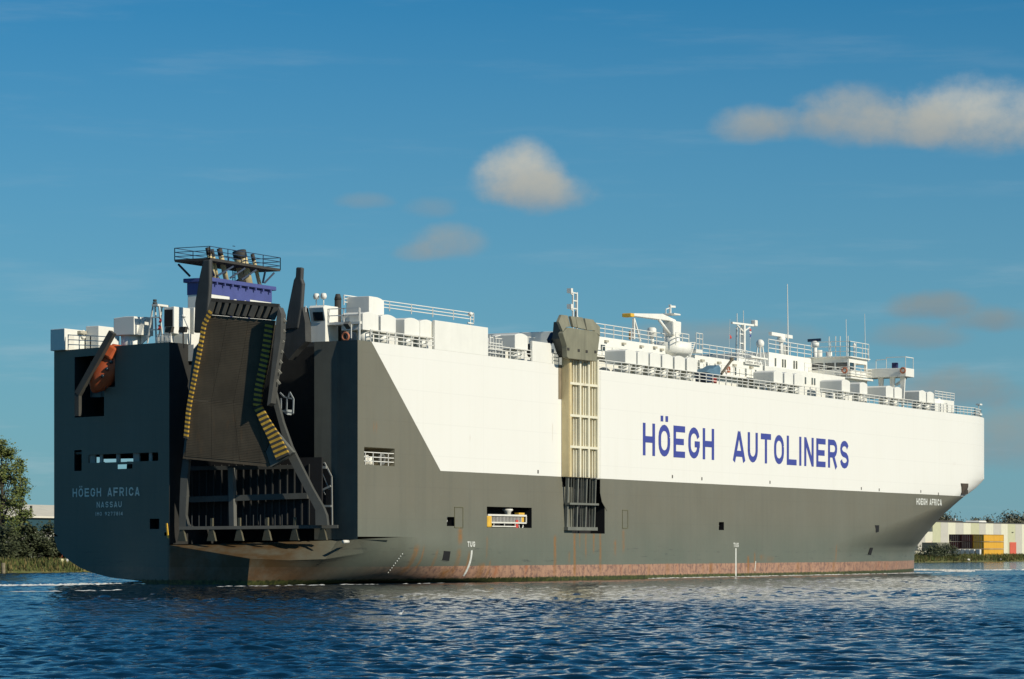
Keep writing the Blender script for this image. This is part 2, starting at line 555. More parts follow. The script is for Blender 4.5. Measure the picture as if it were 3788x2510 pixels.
SW = .10                                      # half stroke in a cell .8 wide, 1 high
L0, L1, B0, B1 = SW, .8 - SW, SW, 1 - SW
GLY = {
    'H': [[(L0, 0), (L0, 1)], [(L1, 0), (L1, 1)], [(L0, .5), (L1, .5)]],
    'E': [[(L0, 0), (L0, 1)], [(L0, B0), (.78, B0)], [(L0, .5), (.7, .5)], [(L0, B1), (.78, B1)]],
    'F': [[(L0, 0), (L0, 1)], [(L0, .48), (.7, .48)], [(L0, B1), (.78, B1)]],
    'O': [arc(.4, B1 - .3, .3, .3, 0, 180) + arc(.4, B0 + .3, .3, .3, 180, 360) + [(L1, B1 - .3)]],
    'G': [arc(.4, B1 - .3, .3, .3, 12, 180) + arc(.4, B0 + .3, .3, .3, 180, 360) + [(L1, .46)], [(.45, .46), (.8, .46)]],
    'C': [arc(.4, B1 - .3, .3, .3, 10, 180) + arc(.4, B0 + .3, .3, .3, 180, 350)],
    'A': [[(.08, 0), (.4, .98)], [(.72, 0), (.4, .98)], [(.2, .26), (.6, .26)]],
    'U': [[(L0, 1), (L0, B0 + .3)] + arc(.4, B0 + .3, .3, .3, 180, 360) + [(L1, 1)]],
    'T': [[(.4, 0), (.4, 1)], [(0, B1), (.8, B1)]],
    'L': [[(L0, 0), (L0, 1)], [(L0, B0), (.78, B0)]],
    'I': [[(.4, 0), (.4, 1)]],
    'N': [[(L0, 0), (L0, 1)], [(L1, 0), (L1, 1)], [(.1, .95), (.7, .05)]],
    'M': [[(L0, 0), (L0, 1)], [(L1, 0), (L1, 1)], [(.1, .95), (.4, .4)], [(.7, .95), (.4, .4)]],
    'R': [[(L0, 0), (L0, 1)], [(L0, B1), (.45, B1)] + arc(.45, .68, .24, .22, 90, -90) + [(L0, .46)], [(.42, .46), (.7, 0)]],
    'S': [arc(.4, .70, .29, .2, 15, 180, 6) + arc(.4, .70, .29, .2, 180, 270, 4)[1:] + arc(.4, .30, .29, .2, 90, -180, 9)[1:] + []],
    '0': None, '1': [[(.45, 0), (.45, 1)], [(.25, .8), (.45, .95)]],
    '2': [arc(.4, .68, .28, .22, 170, -20, 8) + [(.12, .1)], [(.1, .1), (.72, .1)]],
    '4': [[(.58, 0), (.58, 1)], [(.58, .95), (.1, .3)], [(.08, .28), (.78, .28)]],
    '7': [[(.06, .9), (.74, .9)], [(.7, .9), (.3, 0)]],
    '8': [arc(.4, .7, .24, .2, 0, 360, 14), arc(.4, .3, .28, .2, 0, 360, 14)],
    '9': [arc(.4, .68, .28, .22, 0, 360, 14), [(.68, .68), (.66, .4), (.3, .08)]],
}
GLY['Ö'] = GLY['O'] + [[(.24, 1.09), (.24, 1.27)], [(.56, 1.09), (.56, 1.27)]]


def glyph(mb, ch, fn, sx=1.0, hw=SW):
    """fn(u, v) puts the unit cell on the surface; strokes get square joints"""
    for j_, path in enumerate(GLY[ch]):
        p = [Vector((a * sx, b)) for a, b in path]
        n = len(p)
        rails = []
        for i in range(n):
            if i == 0:
                d = (p[1] - p[0]).normalized()
            elif i == n - 1:
                d = (p[-1] - p[-2]).normalized()
            else:
                d = ((p[i] - p[i - 1]).normalized() + (p[i + 1] - p[i]).normalized()).normalized()
            k = Vector((-d.y, d.x)) * hw
            rails.append((p[i] + k, p[i] - k))
        pts, fs = [], []
        for a, b in rails:
            pts += [fn(a.x, a.y, j_ * .004), fn(b.x, b.y, j_ * .004)]
        for i in range(n - 1):
            fs.append((2 * i, 2 * i + 1, 2 * i + 3, 2 * i + 2))
        mb.add(pts, fs)


# ================================================================== THE WATER
def water_material():
    mm = bpy.data.materials.new('canal_water')
    mm.use_nodes = True
    t = NT(mm.node_tree)
    b = t.n['Principled BSDF']
    o = t.new('ShaderNodeTexCoord').outputs['Object']
    b.inputs['Base Color'].default_value = (.0015, .013, .026, 1)
    b.inputs['Roughness'].default_value = .07
    b.inputs['IOR'].default_value = 1.333
    n1 = t.noise(o, 1.7, 5, .6)
    n2 = t.noise(o, 5.0, 3, .5)
    h = t.m('ADD', n1, t.m('MULTIPLY', n2, .28))
    bp = t.new('ShaderNodeBump')
    bp.inputs['Strength'].default_value = 1.0
    bp.inputs['Distance'].default_value = .040
    t.l.new(h, bp.inputs['Height'])
    t.l.new(bp.outputs[0], b.inputs['Normal'])
    return mm


WATERM = water_material()
f2 = np.array(FWD)
r2_ = np.array(RGT)
c2 = np.array(CAMP[:2])
A0, A1 = 62.0, 470.0
HW0, HW1 = 24.0, 92.0                          # half widths of the rippled sheet at its near and far end
nb = 480
aa = np.concatenate([np.linspace(A0, 180, 620, endpoint=False), np.linspace(180, A1, 560)])
na = len(aa)
hw_ = HW0 + (HW1 - HW0) * (aa - A0) / (A1 - A0)
AA = np.repeat(aa[:, None], nb, 1)
TB = np.repeat(np.linspace(-1, 1, nb)[None, :], na, 0)
BB = TB * hw_[:, None]
WX = c2[0] + AA * f2[0] + BB * r2_[0]
WY = c2[1] + AA * f2[1] + BB * r2_[1]
WZ = np.zeros_like(WX)
rw = np.random.RandomState(11)
NW = 96
for k in range(NW):                            # wind chop: many sines round one wind direction
    lam = .50 * (3.0 / .50) ** rw.rand()
    th = R(222) + rw.normal(0, .60)
    amp = .0042 * lam * (1.0 if lam < 1.6 else .72)
    kx, ky = math.cos(th) * 2 * math.pi / lam, math.sin(th) * 2 * math.pi / lam
    ph = kx * WX + ky * WY + rw.rand() * 6.283
    WZ += amp * (np.sin(ph) + .25 * np.cos(2 * ph))
gust = .85 + .30 * np.sin(WX * .045 + 1.3) * np.sin(WY * .06 + .4) + .2 * np.sin(WX * .11 - WY * .07)
fade = np.clip(np.minimum((AA - A0) / 4, (A1 - AA) / 30), 0, 1) * np.clip((1 - np.abs(TB)) / .05, 0, 1)
lee = 1 - .45 * np.exp(-((WY + 2) / 12.0) ** 2) * (WX > -5) * (WX < 195)
WZ *= gust * fade * lee
me = bpy.data.meshes.new('water')
nv = na * nb
me.vertices.add(nv)
me.vertices.foreach_set('co', np.stack([WX, WY, WZ], -1).astype(np.float32).ravel())
ii = np.arange(na - 1)[:, None] * nb + np.arange(nb - 1)[None, :]
quads = np.stack([ii, ii + nb, ii + nb + 1, ii + 1], -1).reshape(-1, 4)
nq = len(quads)
# frame of flat water round the rippled sheet
me.loops.add(nq * 4)
me.loops.foreach_set('vertex_index', quads.astype(np.int32).ravel())
me.polygons.add(nq)
me.polygons.foreach_set('loop_start', (np.arange(nq) * 4).astype(np.int32))
me.polygons.foreach_set('loop_total', np.full(nq, 4, np.int32))
me.polygons.foreach_set('use_smooth', np.ones(nq, bool))
me.materials.append(WATERM)
me.update(calc_edges=True)
wobj = bpy.data.objects.new('water', me)
COL.objects.link(wobj)
tag(wobj, kind='structure')
wf = MB()


def cw(a, b):
    return (c2[0] + a * f2[0] + b * r2_[0], c2[1] + a * f2[1] + b * r2_[1], 0)


qs = [[(-600, -2500), (A0, -2500), (A0, 2500), (-600, 2500)], [(A1, -2500), (4000, -2500), (4000, 2500), (A1, 2500)],
      [(A0, -2500), (A1, -2500), (A1, -HW1), (A0, -HW0)], [(A0, HW0), (A1, HW1), (A1, 2500), (A0, 2500)]]
for q in qs:
    wf.add([cw(*p) for p in q], [(0, 1, 2, 3)])
wfo = wf.build('water_surface', WATERM)
tag(wfo, kind='structure')

# ================================================================== THE SHIP
ship = thing('cargo_ship', 'huge grey and white car carrier ship with blue lettering along its side, filling the frame', 'ship', (90, 16.1, 0))
ZD = 21.3
BEAM = 32.26
PLAN_D = 5.2


def xt(y):
    return -PLAN_D * (1 - (max(0.0, y - 16.1) / 16.16) ** 1.15)


def TT(px, py):
    """a point of the photo on the bowed port half of the transom"""
    lo, hi = 14.0, 32.4
    for _ in range(40):
        mid = (lo + hi) / 2
        if projpx(xt(mid), mid) > px:
            lo = mid
        else:
            hi = mid
    y = (lo + hi) / 2
    x = xt(y)
    k = (x - CAMP[0]) * FWD[0] + (y - CAMP[1]) * FWD[1]
    return Vector((x, y, CAMP[2] + k * (HY - py) / FPX))


hull = MB()


def panel(us, vs, holes, fn):
    us, vs = sorted(set(us)), sorted(set(vs))
    for i in range(len(us) - 1):
        for j in range(len(vs) - 1):
            u, v = (us[i] + us[i + 1]) / 2, (vs[j] + vs[j + 1]) / 2
            if any(h[0] < u < h[1] and h[2] < v < h[3] for h in holes):
                continue
            hull.add([fn(us[i], vs[j]), fn(us[i + 1], vs[j]), fn(us[i + 1], vs[j + 1]), fn(us[i], vs[j + 1])], [(0, 1, 2, 3)])


def srect(px0, py0, px1, py1):
    a, b = S(px0, py0), S(px1, py1)
    c = S(px0, py1)
    return (a.x, b.x, min(c.z, b.z) if False else (c.z + S(px1, py1).z) / 2, a.z)


H_MOOR = (X(1347), X(1460), Z(1347, 1718), Z(1347, 1652))
H_LADD = (X(1801), X(1967), Z(1801, 1950), Z(1801, 1873))
H_SM1 = (X(1653), X(1681), Z(1653, 1945), Z(1653, 1911))
H_SM2 = (X(2659), X(2678), Z(2659, 1960), Z(2659, 1930))
H_RAMP = (X(2117), X(2237), Z(2117, 1972), Z(2117, 1768))
H_RAMPL = (X(2080), X(2117), Z(2080, 1800), Z(2080, 1765))
SIDE_HOLES = [H_MOOR, H_LADD, H_SM1, H_SM2, H_RAMP, H_RAMPL]
ZK = 4.2
us = [0, 20, 50, 104] + [h[i] for h in SIDE_HOLES for i in (0, 1)]
vs = [ZK, 10.27, ZD] + [h[i] for h in SIDE_HOLES for i in (2, 3)]
panel(us, vs, SIDE_HOLES, lambda u, v: (u, 0, v))
hull.add([(0, BEAM, 3.9), (104, BEAM, 3.9), (104, 28, -1), (10, 20, -1)], [(0, 1, 2, 3)])

# lower body: flat counter at the stern tucking in to a narrow waterline, wall sided amidships
YW = ([0, 8, 14, 20, 28, 36, 44, 104], [8.0, 6.0, 3.6, 1.9, .75, .2, 0, 0])


def sec(x, n=14):
    yw = float(np.interp(x, *YW))
    zk = float(np.interp(x, [0, 12, 24, 36, 63], [4.0, 3.9, 3.6, 2.8, 2.0]))
    w = 1.0
    pts = [(0.0, ZK)]
    for i in range(n + 1):
        ta = i / n
        ya = yw * (1 - (1 - ta) ** 4.5)
        ta2 = ta
        yb = yw * (1 - math.sqrt(max(0, 1 - ta2 ** 2)))
        pts.append(((1 - w) * ya + w * yb, zk * (1 - ta)))
    pts.append((yw + .25, -1.0))
    return pts


xs_ = [8, 11, 14, 17, 20, 24, 28, 32, 36, 40, 44, 48, 52, 56, 60, 64, 84, 104]
hull.grid([[(x, p[0], p[1]) for p in sec(x)] for x in xs_])
# stern below the ramp sill: an aft plate that runs on from the port transom, a rusty facet above it, and the turn into the side
P1, P2 = (-PLAN_D, 16.1, 3.45), (-6.4, 7.0, 2.3)
sill = [(0, 0), (.40, 2.3), (.34, 4.6), (-1.3, 8), (-3.3, 12), (-PLAN_D, 16.1)]
up_ = [(p[0], p[1], 3.97 - .5 * p[1] / 16.1) for p in reversed(sill)] + [(8, 0, ZK)]
lo_ = [P1, (-5.8, 11.5, 2.88), P2, (-4.2, 4.4, 2.15), (-1.4, 2.4, 2.25), (2.6, .9, 2.8), (8, 0, ZK)]
hull.grid([up_, lo_])
hull.grid([[P1, (-5.8, 11.5, 2.88), P2], [(-5.3, 16.1, -1), (-5.7, 11.7, -1), (-6.0, 7.6, -1)]])
s8 = sec(8)
ns = len(s8)
secP = [(P2[0] + .35 * i / (ns - 1), P2[1] + .6 * i / (ns - 1), P2[2] - 3.3 * i / (ns - 1)) for i in range(ns)]
rows = []
for k in range(5):
    f = (lo_[2 + k][0] - P2[0]) / (8 - P2[0])
    row = [[p[0] + (8 - p[0]) * f, p[1] + (q[0] - p[1]) * f, p[2] + (q[1] - p[2]) * f] for p, q in zip(secP, s8)]
    e = lo_[2 + k]
    d = [e[i] - row[0][i] for i in range(3)]
    rows.append([tuple(v + d[i] * (1 - j / (ns - 1)) ** 2 for i, v in enumerate(p)) for j, p in enumerate(row)])
hull.grid(rows)

# bow: plan curve at each level
BOW = [(-1.0, 106, 187.4, 1.84, 1.0), (1.0, 108, 187.4, 1.84, 1.0), (2.6, 110, 187.5, 1.84, 1.0), (3.4, 113, 188.0, 1.84, 1.0), (4.4, 118.5, 188.7, 1.95, 1.0), (5.6, 128, 189.5, 1.92, 1.0),
       (7.0, 139, 190.4, 1.79, 1.0), (8.6, 150, 191.4, 1.66, 1.0), (10.3, 158, 192.5, 1.69, 1.0), (11.6, 161, 193.3, 1.92, 1.25), (12.9, 163, 194, 2.12, 1.5), (17, 163, 194, 2.12, 1.5), (21.3, 163, 194, 2.12, 1.5)]


def bowrow(z, xs, xe, p, q, n=22):
    r = [(104, 0, z), (104 + (xs - 104) * .5, 0, z)]
    for i in range(n + 1):
        s = math.sin(math.pi / 2 * i / n)
        y = 16.13 * (1 - max(0, 1 - s ** p) ** (1 / q))
        zz = z + (.35 * i / n if z > 20 else 0)
        r.append((xs + (xe - xs) * s, y, zz))
    return r


# denser levels by interpolation so that the flare reads as one sweep
BL = []
for a, b in zip(BOW[:-1], BOW[1:]):
    for k in range(3):
        f = k / 3
        BL.append(tuple(a[i] + (b[i] - a[i]) * f for i in range(5)))
BL.append(BOW[-1])
brow = [bowrow(*b) for b in BL]
hull.grid(brow)
hull.grid([[(p[0], BEAM - p[1], p[2]) for p in r] for r in brow])

# transom, port half (bowed in plan)
edge_px = [(196.5, 1988), (200, 2008), (213, 2032), (233, 2054), (263.5, 2078), (294, 2098), (329, 2113), (356, 2122), (413, 2136), (518, 2148)]
eb = [TT(*p) for p in edge_px]
EY = [32.26] + [e.y for e in eb[1:]] + [18, 16.1]
EZ = [e.z for e in eb] + [-.3, -.6]
order = np.argsort(EY)
EY, EZ = list(np.array(EY)[order]), list(np.array(EZ)[order])


def zlow(y):
    return float(np.interp(y, EY, EZ))


def trect(px0, py0, px1, py1):
    a, b = TT(px0, py0), TT(px1, py1)
    c = TT(px0, py1)
    return (b.y, a.y, (c.z + b.z) / 2, (a.z + TT(px1, py0).z) / 2)


H_LBA = trect(276, 1316, 385, 1541)
H_LBB = trect(385, 1250, 425, 1431)
H_LBB = (H_LBB[0], H_LBA[0], H_LBB[2], ZD + 1)
H_LONG = trect(328, 1677, 585, 1708)
zw0, zw1 = H_LONG[2], H_LONG[3]
H_WIN = [H_LONG]
H_MID = trect(436, 1675, 490, 1712)
H_SLOT = trect(275, 1664, 302, 1741)
H_SQ = trect(554, 1918, 589, 1956)
H_WLOW = (H_MID[0], H_MID[1], zw0 - .62, zw0 - .22)
TH = [H_LBA, H_LBB, H_SLOT, H_SQ, H_WLOW] + H_WIN
zfl = zw0 - .82
PORT_H = (6.5, 14.0, zfl + .25, zfl + 2.1)
panel([0, 104, PORT_H[0], PORT_H[1]], [3.9, ZD, PORT_H[2], PORT_H[3]], [PORT_H], lambda u, v: (u, BEAM, v))
us = list(np.linspace(16.1, 32.26, 14)) + [h[i] for h in TH for i in (0, 1)]
vs = [4.3, ZD] + [h[i] for h in TH for i in (2, 3) if h[i] < ZD]
panel(us, vs, TH, lambda u, v: (xt(u), u, v))
ys = sorted(set(list(np.linspace(16.1, 32.26, 24)) + EY))
hull.grid([[(xt(y), y, 4.3) for y in ys], [(xt(y), y, zlow(y)) for y in ys]])
hull.grid([[(xt(y), y, zlow(y)) for y in ys], [(xt(y) + 14, y - .18 * (y - 16), zlow(y) - .35) for y in ys]])
hull.add([(0, BEAM, ZD), (0, BEAM, 3.9), (xt(BEAM), BEAM, 3.9), (xt(BEAM), BEAM, ZD)], [(0, 1, 2, 3)])

sc = MB()
# starboard corner fin and strip, ramp bay
sc.add([(0, 0, 3.95), (.40, 2.3, 3.95), (.40, 2.3, ZD), (0, 0, ZD)], [(0, 1, 2, 3)])
sc.add([(.40, 2.3, 3.95), (.34, 4.6, 3.95), (.34, 4.6, ZD), (.40, 2.3, ZD)], [(0, 1, 2, 3)])
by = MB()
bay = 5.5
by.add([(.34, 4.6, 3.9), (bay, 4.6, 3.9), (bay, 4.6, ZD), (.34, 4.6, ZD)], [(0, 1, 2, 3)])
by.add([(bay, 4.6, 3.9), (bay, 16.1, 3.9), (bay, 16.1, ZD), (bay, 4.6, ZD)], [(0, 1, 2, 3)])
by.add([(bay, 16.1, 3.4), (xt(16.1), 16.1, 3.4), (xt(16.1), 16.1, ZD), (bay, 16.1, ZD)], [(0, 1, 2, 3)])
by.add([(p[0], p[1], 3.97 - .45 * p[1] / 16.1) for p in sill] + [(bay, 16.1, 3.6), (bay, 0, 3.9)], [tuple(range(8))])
by.build('ramp_bay', mat('bay_shade_dark', (.022, .022, .020), .8, .2), ship)  # bay walls near black, standing in for the deep shade inside
sc.build('stern_corner_plating', mat('hull_grey', (.125, .124, .100), .6, .10, .5, streak=.3), ship)
# weather deck (below the sheer edge so it never shows from the water)
dk = [(0, 0), (.40, 2.3), (.34, 4.6), (bay, 4.6), (bay, 16.1)] + [(xt(y), y) for y in np.linspace(16.1, 32.26, 9)] + [(104, BEAM)]
top = brow[-1]
dk += [(p[0], BEAM - p[1]) for p in top[2:]] + [(p[0], p[1]) for p in reversed(top[2:-1])]
MB().add([(p[0], p[1], ZD - .03) for p in dk], [tuple(range(len(dk)))]).build('weather_deck', mat('deck_green', (.085, .105, .085), .8, .15, .5), ship)
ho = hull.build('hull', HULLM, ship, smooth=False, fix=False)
bm = bmesh.new()
bm.from_mesh(ho.data)
bmesh.ops.remove_doubles(bm, verts=bm.verts, dist=.004)
bmesh.ops.recalc_face_normals(bm, faces=bm.faces)
bm.to_mesh(ho.data)
bm.free()
for p in ho.data.polygons:
    p.use_smooth = True
ho.data.set_sharp_from_angle(angle=R(32))

# pockets behind the openings
mp = MB().recess(*H_MOOR, 0, 4.0).build('mooring_recess', mat('mooring_deck_paint', (.34, .31, .22), .7, .15), ship)
m = MB()
for pz in (0.30, .62, .97):
    zz = H_MOOR[2] + pz * 1.15
    m.bar((H_MOOR[0], .12, zz), (H_MOOR[1], .12, zz), .07)
for k in range(4):
    xx = H_MOOR[0] + (H_MOOR[1] - H_MOOR[0]) * (k + .3) / 4
    m.bar((xx, .12, H_MOOR[2]), (xx, .12, H_MOOR[2] + 1.12), .07)
m.build('railing', RAIL, mp)
m = MB().cyl((H_MOOR[0] + 1.9, .9, H_MOOR[2]), (H_MOOR[0] + 1.9, .9, H_MOOR[2] + .9), .28, .22, 12)
m.cyl((H_MOOR[0] + 2.5, .9, H_MOOR[2]), (H_MOOR[0] + 2.5, .9, H_MOOR[2] + .8), .28, .22, 12)
m.build('bollard', WHITE2, mp, True)
MB().torus((H_MOOR[0] + 3.5, .25, H_MOOR[2] + .55), .42, .16, 16, 8, 'y').build('fairlead', MIDGREY, mp, True)
MB().box((H_MOOR[0] + 2.1, 1.6, H_MOOR[2]), (H_MOOR[0] + 2.5, 2.0, H_MOOR[3])).build('pillar', WHITE2, mp)
MB().cyl((H_MOOR[0] + 1.1, 2.2, H_MOOR[2] + .9), (H_MOOR[0] + 1.1, 3.0, H_MOOR[2] + .9), .5, .5, 14).build('winch', SOOT, mp, True)

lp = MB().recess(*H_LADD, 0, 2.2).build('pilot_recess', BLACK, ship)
ax0, ax1 = X(1806), X(1949)
az0 = H_LADD[2]
m = MB()
lw = (H_LADD[3] - az0)
tz, bz = az0 + lw * .60, az0 + lw * .24
m.bar((ax0, .1, tz), (ax1, .1, tz), .17)
m.bar((ax0, .1, bz), (ax1, .1, bz), .13)
m.bar((ax1, .1, bz), (ax1, .1, tz), .13)
m.bar((ax0 + .9, .1, az0 + .12), (ax1 - 2.2, .1, az0 + .12), .1)
for k in range(3):
    m.bar((ax0 + 1.3 + 2.2 * k, .1, az0 + .12), (ax0 + 1.3 + 2.2 * k, .1, bz), .07)
lad = m.build('accommodation_ladder', WHITE2, lp)
for k in range(22):
    xx = ax0 + 1.0 + (ax1 - ax0 - 1.9) * k / 21
    MB().box((xx - .07, .14, bz + .06), (xx + .07, .34, tz - .08)).build('tread', mat('aluminium_tread', (.42, .40, .36), .4, .2), lp)
MB().box((ax0 - .1, .02, az0), (ax0 + .85, .9, tz - .05)).build('ladder_turntable', YEL, lp, bevel=.12)
MB().box((ax1 - .8, .16, bz + .1), (ax1 - .3, .4, tz - .1)).build('end_panel', YEL, lp)
MB().box((ax1 - 1.6, .05, tz + .1), (ax1 - .4, .5, tz + .28)).build('hook_block', YEL, lp)
m = MB().lathe((ax1 - 3.3, .4, tz), [(.0, 0), (.32, .05), (.35, .35), (.55, .5), (.5, .62), (0, .62)], 10)
m.bar((ax1 - 2.8, .4, tz + .4), (ax1 - 2.6, .4, tz + 1.1), .05)
m.build('winch', WHITE2, lp, True)
MB().box((X(1912), .1, az0), (X(1921), .45, az0 + .75)).build('post', REDP, lp)
m = MB()
m.torus((X(1937), .3, az0 + .3), .45, .06, 14, 6, 'y')
m.build('hose', RAIL, lp, True)

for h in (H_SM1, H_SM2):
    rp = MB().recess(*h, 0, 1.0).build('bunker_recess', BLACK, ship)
    m = MB()
    for k in range(3):
        m.cyl((h[0] + .25 + .15 * k, .3, h[2] + .35 + .42 * k), (h[0] + .55 + .1 * k, .35, h[2] + .5 + .42 * k), .14, .14, 8)
    m.bar((h[0] + .3, .35, h[2]), (h[0] + .3, .35, h[3] - .3), .08)
    m.build('valve', mat('valve_grey', (.35, .35, .33), .5), rp, True)


def SH(px, py):
    """a point of the photo on the rounded lower body aft"""
    for k in range(900):
        y = -.05 + k * .01
        p = S(px, py, y)
        q = sec(max(8, p.x))
        if float(np.interp(p.z, [e[1] for e in reversed(q)], [e[0] for e in reversed(q)])) <= y:
            break
    return p


# openings on the curved lower body: flat dark plates stand in for their shade
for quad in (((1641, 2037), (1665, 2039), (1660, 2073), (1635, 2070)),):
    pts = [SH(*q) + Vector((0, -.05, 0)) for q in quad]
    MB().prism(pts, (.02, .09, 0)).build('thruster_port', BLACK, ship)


def bow_y(x, z):
    zs = [b[0] for b in BOW]
    xs, xe, p, q = [float(np.interp(z, zs, [b[i] for b in BOW])) for i in (1, 2, 3, 4)]
    if x <= xs:
        return 0.0
    s = min(1, (x - xs) / (xe - xs))
    return 16.13 * (1 - max(0, 1 - s ** p) ** (1 / q))


def BW(px, py):
    """a point of the photo on the starboard bow"""
    best = None
    for k in range(1200):                      # first point where the line of sight meets the plating
        y = -.5 + k * .01
        p = S(px, py, y)
        g = bow_y(p.x, p.z) - y
        if best is None or g < best[0]:
            best = (g, y)
        if g <= 0:
            break
    return S(px, py, best[1])


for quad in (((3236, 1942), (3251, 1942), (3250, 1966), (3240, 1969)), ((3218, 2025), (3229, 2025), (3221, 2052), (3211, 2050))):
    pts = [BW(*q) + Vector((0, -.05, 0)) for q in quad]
    MB().prism(pts, (.02, .08, 0)).build('thruster_port', BLACK, ship)  # dark plates in place of shaded openings at the bow
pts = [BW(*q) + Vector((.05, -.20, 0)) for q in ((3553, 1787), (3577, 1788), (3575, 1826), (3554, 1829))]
fm = MB().prism(pts, (0, .3, 0)).build('mooring_port', mat('dark_port_brown', (.07, .055, .04), .8, .3), ship)  # dark panel on the plating, its colour standing in for a shaded opening
# scuppers above the paint line
for px, py in ((1990, 1744), (2487, 1762), (2596, 1770), (2848, 1783), (3186, 1806), (3406, 1817), (3252, 1811), (3471, 1826)):
    p = S(px, py, 0)
    MB().box((p.x - .13, -.03, p.z - .17), (p.x + .13, .05, p.z + .17)).build('scupper', mat('scupper_dark', (.12, .115, .10), .7), ship)

# shell doors with faint outlines and weld line of the side door beside the ramp
for (p0, q0, p1, q1) in ((1681, 1875, 1712, 1951), (2302, 1886, 2322, 1953)):
    a, b = S(p0, q0), S(p1, q1)
    m = MB()
    for u, v in (((a.x, a.z), (b.x, a.z)), ((b.x, a.z), (b.x, b.z)), ((b.x, b.z), (a.x, b.z)), ((a.x, b.z), (a.x, a.z))):
        m.bar((u[0], -.01, u[1]), (v[0], -.01, v[1]), .07)
    m.build('shell_door', mat('door_seam', (.13, .125, .07), .7, .3), ship)

# draught marks and tug lines
m = MB()
l1 = []
for i in range(13):
    f = i / 12
    py = 2035 + 95 * f
    px = 1744 - 30 * f ** 2.0
    l1.append(SH(px, py) + Vector((0, -.02, 0)))
for a, b in zip(l1[:-1], l1[1:]):
    m.bar(a, b, .32, .03, (0, 1, 0))
m.build('tug_line', LETW, ship)
xx = X(2722)
MB().box((xx - .16, -.015, .1), (xx + .16, .0, Z(2722, 2027))).build('tug_line', LETW, ship)
m = MB()
for i in range(9):
    p = SH(1487 - i * 6.5, 2048 + i * 8.5)
    m.box((p.x - .05, p.y - .06, p.z - .05), (p.x + .05, p.y + .02, p.z + .05))
for i in range(6):
    p = S(2795 - i * .6, 2078 + i * 6, 0)
    m.box((p.x - .1, -.02, p.z - .08), (p.x + .1, 0, p.z + .08))
dm = m.build('draught_marks', LETW, ship)
dm['kind'] = 'stuff'


# ------------------------------------------------------------------ lettering on the hull
def side_text(chars, y, z0, z1, mtl, name, one=False, hw=SW):
    mbs = MB()
    for ch, p0, p1 in chars:
        xa, xb = X(p0, y), X(p1, y)
        w = xb - xa
        h = z1 - z0
        sx = w / h / .8
        narrow = ch in 'I1'
        mb = mbs if one else MB()

        def fn(u, v, lift, xa=xa, xb=xb, w=w):
            return (xa + u * h if not narrow else (xa + xb) / 2 + (u - .4 * sx) * h, y - .012 - lift, z0 + v * h)
        glyph(mb, ch, fn, sx, hw)
        if not one:
            mb.build(name, mtl, ship)
    if one:
        return tag(mbs.build(name, mtl, ship), kind='stuff')


def zx(a):
    return 2280 + a / 2.24


big = [('H', 217, 322), ('Ö', 347, 447), ('E', 471, 571), ('G', 594, 691), ('H', 713, 812), ('A', 963, 1070), ('U', 1087, 1173), ('T', 1197, 1281),
       ('O', 1305, 1390), ('L', 1410, 1495), ('I', 1513, 1535), ('N', 1555, 1636), ('E', 1655, 1735), ('R', 1752, 1832), ('S', 1852, 1928)]
side_text([(c, zx(a), zx(b)) for c, a, b in big], -.004, 12.92, 16.33, BLUEL, 'letter', hw=.098)


def spread(txt, p0, p1, gap=.28, space=.75):
    tot = sum((space if c == ' ' else (.45 if c in 'I1' else 1)) for c in txt) + gap * (len(txt) - 1)
    k = (p1 - p0) / tot
    out, p = [], p0
    for c in txt:
        w = space if c == ' ' else (.45 if c in 'I1' else 1)
        if c != ' ':
            out.append((c, p, p + w * k))
        p += (w + gap) * k
    return out


zt_, zb_ = Z(3390, 1842), Z(3390, 1866)
side_text(spread('HOEGH AFRICA', 3390, 3483), -.01, zb_, zt_, LETW, 'name_lettering', True, .115)
side_text(spread('TUG', 1729, 1757), -.004, Z(1743, 2022), Z(1743, 2002), LETW, 'tug_lettering', True, .12)
side_text(spread('TUG', 2713, 2732), -.004, Z(2722, 2023), Z(2722, 2007), LETW, 'tug_lettering', True, .12)


def transom_text(txt, p0, p1, py0, py1, pxz, name):
    mb = MB()
    z1, z0 = TT(pxz, py0).z, TT(pxz, py1).z
    h = z1 - z0
    for ch, a, b in spread(txt, p0, p1):
        ya, yb = TT(a, 1850).y, TT(b, 1850).y
        w = ya - yb
        sx = w / h / .8
        nar = ch in 'I1'

        def fn(u, v, lift):
            y = ya - u * h if not nar else (ya + yb) / 2 - (u - .4 * sx) * h
            return (xt(y) - .03 - lift, y, z0 + v * h)
        glyph(mb, ch, fn, sx, .095)
    return tag(mb.build(name, LETT, ship), kind='stuff')


transom_text('HÖEGH AFRICA', 269, 517, 1806, 1838, 275, 'name_lettering')
transom_text('NASSAU', 358, 451, 1855, 1877, 360, 'port_lettering')
transom_text('IMO 9277814', 353, 455, 1893, 1907, 357, 'number_lettering')

# ------------------------------------------------------------------ transom openings
m = MB()
for h in H_WIN + [H_WLOW, H_SLOT, H_SQ]:
    pass
inner = MB()
yA, yB = H_WIN[-1][0] - .3, H_WIN[0][1] + .3
for k, h in enumerate([H_SLOT, H_SQ]):
    xa = xt((h[0] + h[1]) / 2)
    a = [(xt(h[0]), h[0], h[2]), (xt(h[1]), h[1], h[2]), (xt(h[1]), h[1], h[3]), (xt(h[0]), h[0], h[3])]
    b = [(p[0] + 1.2, p[1], p[2]) for p in a]
    inner.add(a + b, [(4, 5, 6, 7), (0, 1, 5, 4), (1, 2, 6, 5), (2, 3, 7, 6), (3, 0, 4, 7)])
inner.build('transom_recess', BLACK, ship)
